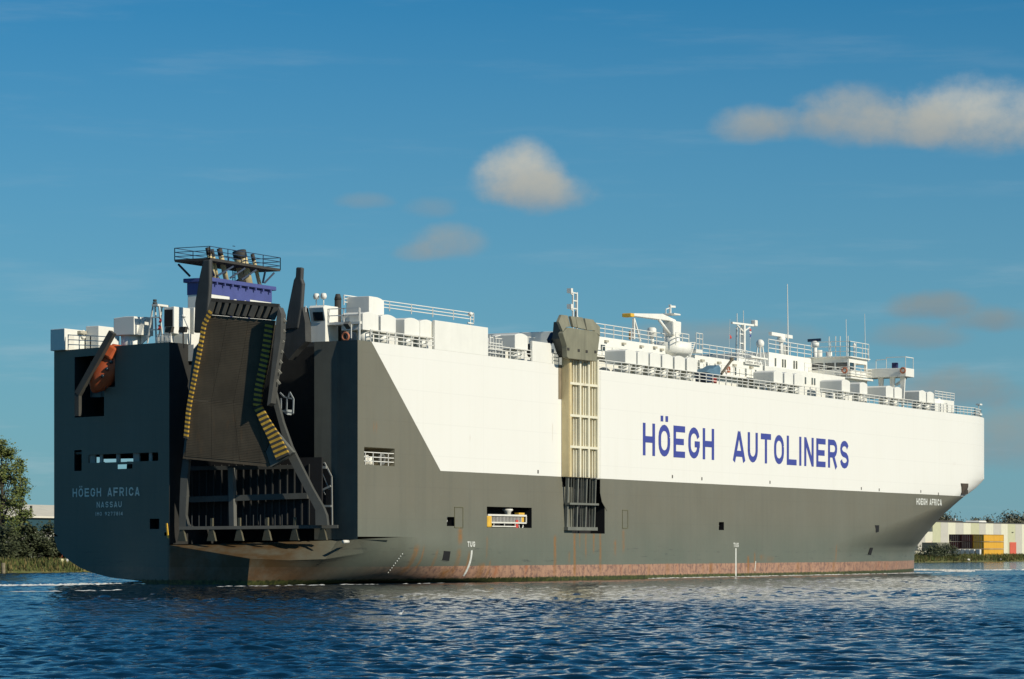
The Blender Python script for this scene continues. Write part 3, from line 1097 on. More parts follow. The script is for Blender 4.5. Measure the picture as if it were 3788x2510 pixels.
# mooring deck behind the row of windows: open through to the port side
md = MB()
zf, zc = H_WLOW[2] - .2, zw1 + .1
dkp = [(xt(y) + .15, y) for y in np.linspace(yA, BEAM - .2, 9)] + [(9, BEAM - .2), (9, yA)]
for zz in (zf - .2, zc):
    md.prism([(p[0], p[1], zz) for p in dkp], (0, 0, .2))
gy0, gy1 = 27.8, 31.8
for ya_, yb_ in ((yA, gy0), (gy1, BEAM - .3)):
    md.box((7.0, ya_, zf), (7.2, yb_, zc))
md.box((7.0, gy0, zf + 1.5), (7.2, gy1, zc))
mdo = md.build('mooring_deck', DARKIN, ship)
for pa, pb in ((328, 345), (366, 374), (427, 437), (490, 508), (548, 557)):
    p, q = TT(pa, 1690), TT(pb, 1690)
    MB().box((p.x + .12, p.y, zw0), (p.x + .3, q.y, zw1)).build('frame_post', mat('frame_post_grey', (.34, .33, .28), .7, .1), mdo)
for k in range(2):
    MB().cyl((-2.0, 22.5 + 3 * k, zf), (-2.0, 22.5 + 3 * k, zf + .9), .3, .25, 12).build('bollard', SOOT, mdo, True)

# lifeboat bay
lb = MB()
y0, y1, z0, z1 = H_LBA[0], H_LBA[1], H_LBA[2], H_LBA[3]
yb0, zb0 = H_LBB[0], H_LBB[2]
lb.add([(3.6, yb0, z0), (3.6, y1, z0), (3.6, y1, ZD), (3.6, yb0, ZD)], [(0, 1, 2, 3)])
lb.add([(xt(y1), y1, z0), (3.6, y1, z0), (3.6, y1, z1), (xt(y1), y1, z1)], [(0, 1, 2, 3)])
lb.add([(xt(yb0), yb0, zb0), (3.6, yb0, zb0), (3.6, yb0, ZD), (xt(yb0), yb0, ZD)], [(0, 1, 2, 3)])
lb.add([(xt(y0), y0, z0), (3.6, y0, z0), (3.6, y1, z0), (xt(y1), y1, z0)], [(0, 1, 2, 3)])
lb.add([(xt(y0), y0, z0), (3.6, y0, z0), (3.6, y0, zb0), (xt(y0), y0, zb0)], [(0, 1, 2, 3)])
lb.add([(xt(yb0), yb0, zb0), (3.6, yb0, zb0), (3.6, y0, zb0), (xt(y0), y0, zb0)], [(0, 1, 2, 3)])
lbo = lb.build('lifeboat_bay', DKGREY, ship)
p = TT(290, 1330)
MB().box((.5, y1 - 2.7, z1 - 3.6), (.62, y1 - .6, z1 - .3)).build('bulkhead_panel', mat('bay_panel', (.30, .29, .24), .7, .15), lbo)
m = MB()
for k in range(4):
    m.bar((.35, y1 - 1.9, z1 - 3.2 + .6 * k), (.35, y1 - .8, z1 - 3.2 + .6 * k), .05)
m.bar((.35, y1 - 1.9, z1 - 3.6), (.35, y1 - 1.9, z1 - 1.0), .06)
m.bar((.35, y1 - .8, z1 - 3.6), (.35, y1 - .8, z1 - 1.0), .06)
m.build('cage_ladder', MIDGREY, lbo)
# launching skid: inclined beam standing proud of the stern
sk_a, sk_b, sk_c = T(417, 1228, -3.9), T(289, 1457, -4.0), T(289, 1538, -4.0)
m = MB().bar(sk_a, sk_b, .55, .5, (1, 0, 0)).bar(sk_b, sk_c, .45, .45, (1, 0, 0))
m.build('launch_skid', mat('skid_grey', (.06, .058, .05), .6, .15), ship)

# ------------------------------------------------------------------ decks edge, bulwarks, houses
bw1 = MB().box((X(1609), 0.0, ZD - .02), (X(1806), .3, 23.97)).build('bulwark', WHITE, ship, bevel=.05)
bw2 = MB().box((X(1970), 0.0, ZD - .02), (X(2040), .3, 23.3)).build('bulwark', WHITE, ship, bevel=.05)


def railing(pts, parent, h=1.05, n=3, step=1.7, th=.075, name='railing', mtl=None):
    m = MB()
    for a, b in zip(pts[:-1], pts[1:]):
        a, b = Vector(a), Vector(b)
        L = (b - a).length
        for k in range(n):
            zz = h * (k + 1) / n
            m.bar(a + Vector((0, 0, zz)), b + Vector((0, 0, zz)), th)
        c = max(1, int(round(L / step)))
        for k in range(c + 1):
            q = a.lerp(b, k / c)
            m.bar(q, q + Vector((0, 0, h)), th)
    return m.build(name, mtl or RAIL, parent)


for a, b in ((1375, 1466), (1468, 1554), (1556, 1608), (1808, 1890), (1892, 1969), (2041, 2071)):
    railing([(X(a), .12, ZD), (X(b), .12, ZD)], ship)
for a, b in ((2218, 2330), (2332, 2470), (2472, 2590), (2592, 2688), (2690, 2770), (2772, 2872), (2874, 3000), (3002, 3120), (3122, 3198), (3200, 3290), (3292, 3410), (3412, 3540)):
    railing([(X(a), .12, ZD), (X(b), .12, ZD)], ship)
railing([(X(3540), .12, ZD), (168, .4, ZD + .1), (176, 2.2, ZD + .2), (184, 6.2, ZD + .25)], ship)


def vent(p0, p1, pyt, pyb, y=.35, dep=2.6, crown=.22, name='vent_housing'):
    """ventilation hood: box with a cambered top on a round trunk with brackets"""
    x0, x1 = X(p0, y), X(p1, y)
    zt, zb = Z(p0, pyt, y), Z(p0, pyb, y)
    n = 6
    prof = [(x0, zb), (x1, zb)]
    for i in range(n + 1):
        f = i / n
        prof.append((x1 + (x0 - x1) * f, zt - crown * (2 * f - 1) ** 2))
    o = MB().prism([(a, y, b) for a, b in prof], (0, dep, 0)).build(name, WHITE, ship, bevel=.05)
    xm = (x0 + x1) / 2
    rr = min(.62, (x1 - x0) * .28)
    m = MB().cyl((xm, y + rr + .15, ZD), (xm, y + rr + .15, zb), rr, rr, 14)
    m.build('vent_trunk', WHITE, o, True)
    m = MB()
    m.prism([(xm + rr, y + .5, zb), (xm + rr + .75, y + .5, zb), (xm + rr, y + .5, zb - .6)], (0, .12, 0))
    m.prism([(xm - .06, y + .02, zb), (xm - .06, y - .15, zb), (xm - .06, y + .02, zb - .5)], (.12, 0, 0))
    m.build('bracket', WHITE, o)
    return o


V1 = [(1343, 1401, 1149, 1219), (1409.5, 1465, 1159, 1229), (1497, 1553, 1171, 1240), (1554.5, 1606, 1178, 1247)]
for v in V1:
    vent(*v, dep=2.2)
vent(1905.6, 1953, 1229, 1291, dep=2.6)
for i in range(6):
    a = 2314 + i * 45.6
    vent(a, a + 40.5 - i * .6, 1288 + i * 6.1, 1343 + i * 6.0, dep=2.4 if i == 0 else 2.0)
for v in ((2863, 2896, 1367.6, 1416), (2902.5, 2934.4, 1373, 1421), (2939.5, 2970, 1378, 1426)):
    vent(*v, dep=2.6)
for v in ((3114.5, 3145, 1401, 1449), (3181, 3209, 1411, 1457), (3278, 3305, 1424, 1470), (3309.5, 3337, 1428.5, 1474), (3401, 3426, 1441, 1487), (3430, 3455, 1446, 1490)):
    vent(*v, dep=2.9 if v[0] not in (3309.5, 3430) else 1.8)
# tall hood standing behind the aft group
yq = 2.9
x0, x1 = X(1366, yq), X(1421, yq)
zt = Z(1366, 1094, yq)
m = MB().prism([(x0, yq, ZD), (x1, yq, ZD)] + [(x1 + (x0 - x1) * i / 5, yq, zt - .25 * (max(0, .5 - i / 5) * 2) ** 2) for i in range(6)], (0, 2.4, 0))
m.build('vent_tower', WHITE, ship, bevel=.05)

# long deck casing behind the aft boxes, with a rail on top
MB().box((X(1440, 6), 6, ZD), (X(2078, 6), 9, 23.6)).build('deck_casing', WHITE, ship, bevel=.05)
railing([S(1272, 1128, 5.2), S(1752, 1192, 5.2)], ship, h=.0001 + .9, n=3, step=4)
MB().box((X(1285, 5), 3.4, ZD), (X(1340, 5), 6, 23.2)).build('deck_casing', WHITE, ship, bevel=.04)
railing([(X(1960, 8), 8.2, 23.6), (X(2074, 8), 8.2, 23.6)], ship, h=1.3, n=2, step=3.2)
# rounded trunk that runs in to the hood at the bulwark gap
m = MB()
pr = [(X(1852, 3), 3.0 + 0, ZD + .8)]
yv = 3.0
xa, xb = X(1858, yv), X(1905, yv)
m.prism([(xa, yv, ZD), (xb, yv, ZD)] + [((xa + xb) / 2 + (xb - xa) / 2 * math.cos(R(18 * i)), yv, 22.8 + 1.0 * math.sin(R(18 * i))) for i in range(11)], (0, 8, 0))
m.build('vent_trunking', WHITE, ship)
m = MB()
for k in range(5):
    xq = X(1812 + 11 * k, .8)
    m.bar((xq, .8, ZD), (xq, .8, ZD + 2.1 - .1 * k), .09)
for k in range(4):
    m.bar((X(1810, .8), .8, ZD + .5 * k + .4), (X(1856, .8), .8, ZD + .5 * k + .4), .08)
m.bar((X(1830, .6), .6, ZD + 2.0), (X(1850, .6), .6, ZD + 2.2), .09)
m.build('stair_cage', RAIL, ship)
# equipment between bulwark and side ramp
m = MB().box((X(2041), .3, ZD + 1.15), (X(2059), 1.0, ZD + 1.5))
m.build('locker', WHITE, ship)
m = MB().cyl((X(2010, 2.5), 2.5, ZD + 1.6), (X(2010, 2.5), 4.0, ZD + 1.6), .75, .75, 16)
m.build('winch_drum', SOOT, ship, True)


# control cabin at the starboard quarter
cx0, cy0 = T(1149, 1251, .9), T(1204, 1251, .9)
ztop = T(1160, 1130, .9).z
ya, yb = cx0.y, cy0.y
zmid = T(1160, 1187, .9).z
cab = MB().prism([(.9, ya, ZD), (.9, ya, zmid), (.55, ya, ztop - .2), (.8, ya, ztop), (3.1, ya, ztop), (3.1, ya, ZD)], (0, yb - ya, 0)).build('control_cabin', WHITE, ship, bevel=.04)
w0, w1 = T(1157, 1154, .65), T(1194, 1184, .65)
MB().prism([(.62, w0.y, w0.z), (.62, w1.y, w0.z), (.80, w1.y, w1.z), (.80, w0.y, w1.z)], (.06, 0, 0)).build('window', GLASS, cab)
m = MB()
for k, px in enumerate((1170, 1197)):
    b = T(px, 1128, 1.5)
    m.bar((1.5, b.y, ztop), (1.5, b.y, ztop + .6), .07)
    m.lathe((1.5, b.y, ztop + .6), [(0, 0), (.22, .02), (.3, .25), (.22, .5), (0, .55)], 10)
m.build('floodlight', WHITE, cab, True)
m = MB()
m.box((1.2, yb - 3.3, ZD + 1.5), (2.8, yb, ZD + 1.72))
for k in range(3):
    m.bar((1.25, yb - .15 - 1.5 * k, ZD + 1.7), (1.25, yb - .15 - 1.5 * k, ZD + 2.9), .08)
m.bar((1.25, yb - 3.2, ZD + 2.9), (1.25, yb, ZD + 2.9), .08)
m.bar((1.25, yb - 3.2, ZD + 2.3), (1.25, yb, ZD + 2.3), .08)
m.bar((1.3, yb - 3.2, ZD), (1.3, yb - 3.2, ZD + 2.9), .14)
m.build('cabin_platform', RAIL, cab)
m = MB()
for k in range(9):
    m.bar((.4, ya + .2, ZD + .35 * k), (.4, ya + 1.0, ZD + .35 * k), .06)
m.bar((.4, ya + .2, ZD), (.4, ya + .2, ZD + 3.2), .07)
m.bar((.4, ya + 1.0, ZD), (.4, ya + 1.0, ZD + 3.2), .07)
m.build('ladder', RAIL, cab)
# black exhaust post, lamp on a post, rail at the corner
b = T(1250, 1200, 3.4)
m = MB().cyl((3.4, b.y, ZD), (3.4, b.y, ZD + 3.9), .30, .30, 10).cyl((3.4, b.y, ZD + 3.9), (3.4, b.y, ZD + 4.4), .34, .2, 10)
m.build('galley_vent', SOOT, ship, True)
m = MB()
q = S(1299, 1250, .4)
m.bar(q, q + Vector((0, 0, 1.2)), .09)
m.build('lamp_post', RAIL, ship)
p = S(1298, 1205, .4)
m = MB().prism([p + Vector((-.5, 0, .15)), p + Vector((.1, 0, -.25)), p + Vector((.4, 0, .05)), p + Vector((-.1, 0, .4))], (0, .5, 0))
m.bar(S(1299, 1252, .5), S(1299, 1210, .5), .09)
m.build('floodlight', MIDGREY, ship)
m = MB()
q = S(1740, 1194, 1.0)
m.bar((q.x, 1, 23.9), (q.x, 1, 25.1), .08)
m.lathe((q.x, 1, 25.0), [(0, 0), (.2, .03), (.26, .2), (.1, .36), (0, .36)], 10)
m.bar((q.x - .5, 1, 24.3), (q.x + .6, 1, 24.3), .14)
m.build('floodlight', WHITE, ship, True)

# ------------------------------------------------------------------ port quarter deck gear
x_s = xt(31)
yL, yR_ = TT(198.7, 1290).y, TT(246, 1290).y
hz = TT(198.7, 1219).z
st = MB().prism([(-.5, yL, ZD), (-1.0, yR_, ZD), (7.6, yR_ - .1, ZD), (7.6, yL, ZD)], (0, 0, hz - ZD)).build('deck_store', WHITE, ship, bevel=.05)
yf = yR_
xd0, xd1 = X(251, yf), X(270, yf)
MB().box((X(250, yf), yf - .12, ZD), (X(271, yf), yf - .04, hz - .5)).build('door', WHITE2, st)
MB().torus((X(305, yf), yf - .12, (ZD + hz) / 2 + .6), .34, .09, 14, 6, 'y').build('porthole', RAIL, st, True)
MB().box((X(312, yf), yf - .2, (ZD + hz) / 2 + .3), (X(317, yf), yf - .05, (ZD + hz) / 2 + .9)).build('switch_box', SOOT, st)
MB().box((X(285, yf), yf - .4, hz - .35), (X(308, yf), yf - .05, hz - .1)).build('lamp', mat('lamp_cover', (.45, .42, .33), .5), st)
railing([TT(255, 1291) + Vector((-.1, 0, 0)), TT(330, 1294) + Vector((.2, 0, 0)), TT(385, 1297) + Vector((.5, 0, 0))], ship, h=1.3)
# second store, and the hood on a round trunk
a, b = T(317, 1206, 2), T(365, 1206, 2)
MB().prism([(2, a.y, ZD), (2, b.y, ZD), (2, b.y, a.z), (2, a.y, a.z)], (3.2, 0, 0)).build('deck_store', WHITE, ship, bevel=.05)
a, b = T(420, 1172, -2.0), T(496, 1172, -2.0)
zt, zb = a.z, T(420, 1240, -2.0).z
vh = MB().prism([(-2, a.y, zb), (-2, a.y, zt - .1), (-2, (a.y + b.y) / 2, zt), (-2, b.y, zt), (-2, b.y, zb)], (2.3, 0, 0)).build('vent_housing', WHITE, ship, bevel=.05)
m = MB().prism([(-1.6, b.y, zb), (.3, b.y, zb), (.3, b.y, zt), (-.9, b.y, zt)], (0, -.5, 0)).build('hood_flap', WHITE2, vh)
ym = (a.y + b.y) / 2
MB().cyl((-.8, ym, ZD - .6), (-.8, ym, zb), .95, .95, 18).build('vent_trunk', WHITE, vh, True)
MB().prism([(-1.0, ym - 1.2, zb), (-1.0, ym - 2.3, zb), (-1.0, ym - 1.2, zb - .8)], (.15, 0, 0)).build('bracket', WHITE, vh)
MB().box((-2.2, b.y, ZD - 1.5), (5, b.y - 6.5, ZD - .05)).build('deck_house', WHITE, ship)

# signal light tower
tx = -2.0
c_top, c_bot = T(574, 1132, tx), T(560, 1268, tx)
m = MB()
tl, tr = T(566, 1132, tx), T(588, 1132, tx)
bl_, br_ = T(548, 1225, tx), T(598, 1225, tx)
b2, b3 = T(545, 1268, tx), T(603, 1268, tx)
for a, b in ((tl, b2), (tr, b3)):
    m.bar(a, b, .12)
    m.bar(a + Vector((1.4, 0, 0)), b + Vector((1.8, 0, 0)), .12)
m.bar(T(574, 1132, tx + .7), T(578, 1268, tx + .7), .12)
for py in (1173, 1219):
    f = (py - 1132) / 136
    m.bar(tl.lerp(b2, f), tr.lerp(b3, f), .10)
m.box((tx - .2, tr.y, tl.z), (tx + 1.6, tl.y, tl.z + .18))
tw = m.build('signal_tower', WHITE2, ship)
m = MB().cyl(T(573, 1126, tx + .5), T(573, 1117, tx + .5), .20, .2, 10).cyl(T(573, 1115, tx + .5), T(573, 1107, tx + .5), .17, .17, 10)
m.build('stern_light', SOOT, tw, True)
# cabinet with a dark louvred opening
a, b = T(606, 1134, -1.5), T(644, 1134, -1.5)
zt, zb = a.z, T(606, 1234, -1.5).z
cbn = MB().prism([(-1.5, a.y, zb), (-1.5, a.y, zt - .1), (-1.5, b.y, zt), (-1.5, b.y, zb)], (2.6, 0, 0)).build('air_intake', WHITE, ship, bevel=.05)
o0, o1 = T(610, 1145, -1.5), T(639, 1206, -1.5)
lv = MB().box((-1.57, o0.y, o0.z), (-1.45, o1.y, o1.z)).build('intake_opening', BLACK, cbn)
m = MB().box((-.9, a.y + .6, zb - 1.5), (1.1, b.y - 1.0, zb))
m.build('plinth', WHITE, cbn)
for px in (622, 673):
    p = T(px, 1218, -2.6)
    m = MB().prism([p + Vector((0, .4, -.25)), p + Vector((0, -.28, -.25)), p + Vector((0, -.4, .25)), p + Vector((0, .26, .25))], (.4, 0, 0))
    m.bar(p + Vector((.2, 0, -.2)), (p.x + .2, p.y, ZD - .5), .09)
    m.build('floodlight', SOOT, ship)
p0 = T(584, 1236, -3.4)
q0 = T(632, 1262, -3.4)
m = MB()
for k in range(8):
    yy = p0.y + (q0.y - p0.y) * k / 7
    m.bar((-3.4, yy, ZD - .45), (-3.4, yy, p0.z), .07)
for zz in (p0.z, p0.z - .65, p0.z - 1.2):
    m.bar((-3.4, p0.y, zz), (-3.4, q0.y, zz), .07)
m.build('railing', RAIL, ship)
for k in range(3):
    yy = T(593 + 16 * k, 1240, -2.4).y
    MB().cyl((-2.4, yy, ZD - .4), (-2.4, yy, p0.z - .1), .42, .42, 14).build('vent_pipe', WHITE2, ship, True)
m = MB()
for k in range(8):
    m.bar((-2.6, 24 - k * .0, 0), (-2.6, 24, 0), .01)
p = T(679, 1170, -3.0)
m = MB().bar(p, (p.x, p.y - .6, p.z - 1.2), .1).bar((p.x, p.y - .6, p.z - 1.2), (p.x, p.y - .6, ZD), .1).lathe((p.x, p.y, p.z - .1), [(0, 0), (.2, .03), (.24, .2), (0, .3)], 10)
m.build('lamp_post', WHITE, ship, True)
a, b = T(682, 1138, 1.5), T(718, 1138, 1.5)
MB().box((1.5, a.y, ZD), (4.0, b.y, a.z)).build('engine_casing', WHITE, ship, bevel=.04)

MB().box((bay + .1, 4.7, ZD - .02), (bay + .5, 16.0, 23.4)).build('bay_coaming', DKGREY, ship)
# ------------------------------------------------------------------ funnel
YF0 = 18.0
fx0, fx1 = X(779, YF0), X(1004, YF0)
fz_lip = Z(790, 1029, YF0)
fz_band = Z(773, 1086, YF0)
fwid = 2.5
fun = MB()
fun.box((fx0, YF0, ZD), (fx1, YF0 + fwid, fz_lip))
fo = fun.build('funnel', WHITE, ship, bevel=.06)
m = MB().box((fx0 - .03, YF0 - .03, fz_band), (fx1 + .03, YF0 + fwid + .03, fz_lip - .1))
m.build('blue_band', BLUEP, fo)
m = MB().box((fx0 - .3, YF0 - .35, fz_lip - .35), (fx1 + .35, YF0 + fwid + .3, fz_lip + .03))
m.build('funnel_lip', BLUEP, fo, bevel=.06)
for k in range(8):
    xx = fx0 + .6 + (fx1 - fx0 - 1.2) * k / 7
    MB().box((xx - .09, YF0 - .35, fz_lip - .6), (xx + .09, YF0 - .03, fz_lip - .35)).build('bracket', BLUEP, fo)
m = MB()
for p0, p1 in ((849, 859), (917, 924)):
    m.box((X(p0, YF0), YF0 - .035, fz_band - 4), (X(p1, YF0), YF0 - .012, fz_band + .02))
m.box((X(859, YF0), YF0 - .034, fz_band - .45), (X(917, YF0), YF0 - .013, fz_band + .01))
m.build('emblem_field', BLUEP, fo)
fl = []
for i in range(13):
    f = i / 12
    fl.append((X(860 + 56 * f, YF0), YF0 - .05, fz_band - .32 + .16 * math.sin(f * 9.5)))
fl += [(X(914, YF0), YF0 - .05, fz_band - 3.4), (X(858, YF0), YF0 - .05, fz_band - 3.4)]
MB().prism(fl, (0, .02, 0)).build('emblem_flag', WHITE, fo)
m = MB()
for px in (884, 893):
    m.box((X(px, YF0), YF0 - .06, fz_band - 3), (X(px + 1.6, YF0), YF0 - .05, fz_band - .62))
m.build('emblem_mark', mat('emblem_dark', (.12, .12, .16), .5), fo)
# platform, its struts and rail
zp = Z(776, 957, YF0 - .7)
px0, px1 = X(776, YF0 - .7), X(1037, YF0 - .7)
py0, py1 = YF0 - .7, YF0 + fwid + .6
MB().box((px0, py0, zp - .12), (px1, py1, zp + .12)).build('platform', SOOT, fo)
railing([(px0, py0, zp), (px1, py0, zp), (px1, py1, zp), (px0, py1, zp), (px0, py0, zp)], fo, h=1.15, n=3, step=3.2, th=.06, mtl=DKBLUE)
for xa, xb, ya_, yb_ in ((px0 + .3, fx0 + .4, py1 - .2, YF0 + fwid), (px0 + .3, fx0 + .9, py0 + .3, YF0 + .2), (fx0 + 3, fx0 + 1.4, py0 + .2, YF0 + .2), (fx0 + 4.5, fx0 + 5.4, py1 - .4, YF0 + fwid), (fx0 + 5.0, fx0 + 3.6, py0 + .2, YF0 + .2),
                         (fx1 - 3.5, fx1 - 4.9, py0 + .2, YF0 + .2), (fx1 - .2, fx1 - 2.5, py1 - .4, YF0 + fwid), (px1 - 2.2, fx1 - 1.2, py0 + .3, YF0 + .2), (px1 - .6, fx1 - .9, py0 + .3, YF0 + .2), (px1 - 1.6, fx1 - 1.0, py1 - .3, YF0 + fwid)):
    MB().bar((xa, ya_, zp - .3), (xb, yb_, fz_lip + .3), .15).build('strut', DKBLUE, fo)
ypipe = YF0 + .45
for (t0, b0, pyt, pyb, rr) in ((769, 794, 918, 1028, .23), (785, 806, 924, 1030, .16), (812, 840, 922, 1034, .24), (885, 913, 931, 1046, .63), (934, 964, 942, 1052, .18)):
    yp = YF0 + (.95 if rr > .5 else .55)
    a = S(b0, pyb, yp)
    b = S(t0, pyt, yp)
    a.z = fz_lip - .2
    pp = MB().cyl(a, b, rr, rr, 18).build('exhaust_pipe', PIPEM, fo, True)
    d = (b - a).normalized()
    MB().cyl(b - d * .55, b + d * .06, rr * 1.03, rr * 1.03, 18).build('pipe_rim', SOOT, fo, True)
MB().bar(S(909, 1044, YF0 + .28), S(889, 945, YF0 + .28), .07).build('pipe_seam', SOOT, fo)
m = MB()
for k in range(9):
    z_ = fz_lip + .3 + k * .42
    m.bar((X(868, YF0 + 2), YF0 + 2.2, z_), (X(876, YF0 + 2), YF0 + 2.2, z_), .06)
m.bar((X(868, YF0 + 2), YF0 + 2.2, fz_lip), (X(868, YF0 + 2), YF0 + 2.2, zp), .06)
m.bar((X(876, YF0 + 2), YF0 + 2.2, fz_lip), (X(876, YF0 + 2), YF0 + 2.2, zp), .06)
m.build('ladder', DKBLUE, fo)

# ------------------------------------------------------------------ stern ramp, folded upright in its bay
TH_ = R(13)
RN = Vector((-math.cos(TH_), -math.sin(TH_), 0))
RP0 = (-5.9, 13.5, 0)


def RR(px, py, off=0.0):
    return PL(px, py, Vector(RP0) + RN * off, RN)


ramp = bpy.data.objects.new('stern_ramp', None)
COL.objects.link(ramp)
ramp.parent = ship
ramp.matrix_parent_inverse = world_inv(ship)
outline = [(763, 1163), (1010, 1184), (986, 1341), (952, 1500), (1084, 1672), (1050, 1698), (999, 1727), (676, 1695), (698, 1476)]
# two leaves: main deck leaf above the hinge line, flap leaf below
BACK = -RN * .8
m = MB().prism([RR(*p) for p in ((763, 1163), (1010, 1184), (986, 1341), (952, 1499), (698, 1475))], BACK)
m.build('ramp_leaf', RAMPC, ramp)
m = MB().prism([RR(*p) for p in ((698, 1478), (952, 1502), (1016, 1590), (982, 1669), (691, 1640))], BACK)
m.build('ramp_leaf', RAMPC, ramp)
m = MB().prism([RR(*p) for p in ((691, 1642), (982, 1671), (999, 1727), (676, 1695))], BACK)
m.build('ramp_flap', RAMPC, ramp)
m = MB().prism([RR(*p) for p in ((984, 1671), (1017, 1592), (1084, 1672), (1050, 1698), (1001, 1727))], BACK)
m.build('ramp_flap', mat('flap_grey', (.12, .125, .11), .65, .15, streak=.4), ramp)
# tread ribs: raised anti-slip strips across the leaves
rib = MB()
for k in range(86):
    f = k / 86
    py_l, py_r = 1176 + f * (1690 - 1176), 1196 + f * (1716 - 1196)
    pxl = np.interp(py_l, [1163, 1476, 1695], [766, 702, 680])
    pxr = np.interp(py_r, [1184, 1341, 1500, 1725], [1000, 976, 944, 994])
    for s0, s1 in ((.015, .325), (.33, .66), (.665, .985)):
        a = RR(pxl + (pxr - pxl) * s0, py_l + (py_r - py_l) * s0, .015)
        c = RR(pxl + (pxr - pxl) * s1, py_l + (py_r - py_l) * s1, .015)
        rib.bar(a, c, .10, .05, RN)
ro = rib.build('tread_bars', RAMPC, ramp)
ro['kind'] = 'stuff'
# top fringe with finger ribs
m = MB().prism([RR(*p) for p in ((782, 1110), (1032, 1131), (1010, 1182), (764, 1161))], -RN * .5)
m.build('ramp_head', SOOT, ramp)
for k in range(10):
    f = k / 9
    a = RR(790 + f * 236, 1113 + f * 20, .12)
    b = RR(776 + f * 230, 1158 + f * 20, .12)
    MB().bar(a, b, .30 if k % 3 else .5, .25, RN).build('finger_rib', RAMPK, ramp)
MB().bar(RR(783, 1108, .1), RR(1033, 1130, .1), .3, .3, RN).build('head_beam', SOOT, ramp)
# side curbs, striped yellow and black
edgeL = [(783, 1150), (758, 1200), (741, 1300), (722, 1400), (708, 1470), (700, 1520), (691, 1620)]
edgeR = [(1000, 1200), (987, 1300), (976, 1360), (960, 1440), (955, 1500), (985, 1560), (1016, 1615), (1050, 1690)]


def along(pts, n):
    seg = [0]
    for a, b in zip(pts[:-1], pts[1:]):
        seg.append(seg[-1] + math.hypot(b[0] - a[0], b[1] - a[1]))
    out = []
    for i in range(n + 1):
        d = seg[-1] * i / n
        out.append((float(np.interp(d, seg, [p[0] for p in pts])), float(np.interp(d, seg, [p[1] for p in pts]))))
    return out


def stripes(pts, n, hw, hgt, widen=None):
    q = along(pts, n)
    for i in range(n):
        a, b = RR(*q[i], .02), RR(*q[i + 1], .02)
        w = hw * (widen(i / n) if widen else 1)
        dn = (b - a) * .02
        wv_ = RN.cross((b - a).normalized()).normalized() * w
        sk = (b - a) * .28
        pts_ = [a - wv_ + dn, a + wv_ + dn + sk, b + wv_ - dn + sk, b - wv_ - dn]
        MB().prism(pts_, RN * hgt).build('kerb_stripe', mat('kerb_yellow', (.50, .31, .04), .7, .25, 2.5, streak=.6, rust=.35) if i % 2 == 0 else SOOT, ramp)


stripes(edgeL, 60, .17, .35)
stripes(edgeR, 56, .36, .35, lambda f: 1.0 if f < .62 else 1.0 + (f - .62) * 2.0)
# right-hand girder with stanchions, left girder plate
gp = [(1030, 1134), (1040, 1160), (1038, 1250), (1014, 1400), (1002, 1490), (988, 1500), (1000, 1400), (1016, 1250), (1022, 1180)]
m = MB().prism([RR(*p, 1.1) for p in gp], -RN * 1.3)
m.build('side_girder', mat('girder_side_grey', (.075, .075, .068), .6, .15, streak=.3), ramp)
for k in range(7):
    f = k / 6
    p = RR(1046 - 22 * f, 1175 + 230 * f, .3)
    q = RR(1058 - 22 * f, 1190 + 230 * f, .3)
    MB().bar(p, q, .18, .18).build('stanchion', mat('stanchion_grey', (.25, .24, .2), .6), ramp)
m = MB().prism([RR(*p, -.5) for p in ((756, 1240), (742, 1310), (722, 1380), (706, 1480), (693, 1640), (676, 1690), (690, 1560), (700, 1420), (716, 1290))], -RN * .8)
m.build('side_girder', MIDGREY, ramp)
# long diagonal arm down to the hinge
arm = [(1010, 1455), (1022, 1440), (1044, 1560), (1074, 1640), (1115, 1720), (1152, 1800), (1194, 1873), (1207, 1905), (1211, 1942), (1167, 1942), (1166, 1885), (1140, 1820), (1060, 1690), (1085, 1672), (1016, 1590)]
m = MB().prism([RR(*p, -.9) for p in [(1008, 1480), (1018, 1448), (1046, 1560), (1078, 1650), (1115, 1725), (1155, 1805), (1194, 1873), (1207, 1905), (1211, 1942), (1167, 1942), (1166, 1885), (1066, 1692)]], -RN * .6)
m.build('ramp_arm', mat('ramp_arm_grey', (.075, .077, .07), .6, .12, streak=.3), ramp)
m = MB().prism([RR(*p, -.9) for p in ((676, 1698), (699, 1698), (694, 1760), (689, 1850), (686, 1905), (694, 1938), (716, 1950), (662, 1953), (664, 1860), (668, 1760))], -RN * .6)
m.build('ramp_arm', mat('ramp_arm_grey', (.075, .077, .07), .6, .12, streak=.3), ramp)
# door frame: beams across the dark opening
MB().bar(T(684, 1848, -3.2), T(1140, 1833, -1.0), .65, .5).build('door_beam', mat('ramp_arm_grey', (.075, .077, .07)), ramp)
MB().bar(T(858, 1730, -2.6), T(862, 1946, -2.6), .5, .5).build('door_post', MIDGREY, ramp)
MB().bar(T(700, 1732, -2.9), T(1090, 1726, -1.2), .35, .35).build('door_beam', DKGREY, ramp)
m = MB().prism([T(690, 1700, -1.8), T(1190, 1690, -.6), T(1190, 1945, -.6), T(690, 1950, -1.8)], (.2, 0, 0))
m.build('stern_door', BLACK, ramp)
for k in range(17):
    pa = 712 + k * 27
    b0_ = T(pa, 1940, -1.8 + 1.2 * (pa - 690) / 500)
    MB().box((b0_.x - .12, b0_.y - .06, b0_.z), (b0_.x - .01, b0_.y + .06, b0_.z + 5.3)).build('door_rib', mat('door_rib_paint', (.035, .035, .033), .7), ramp)
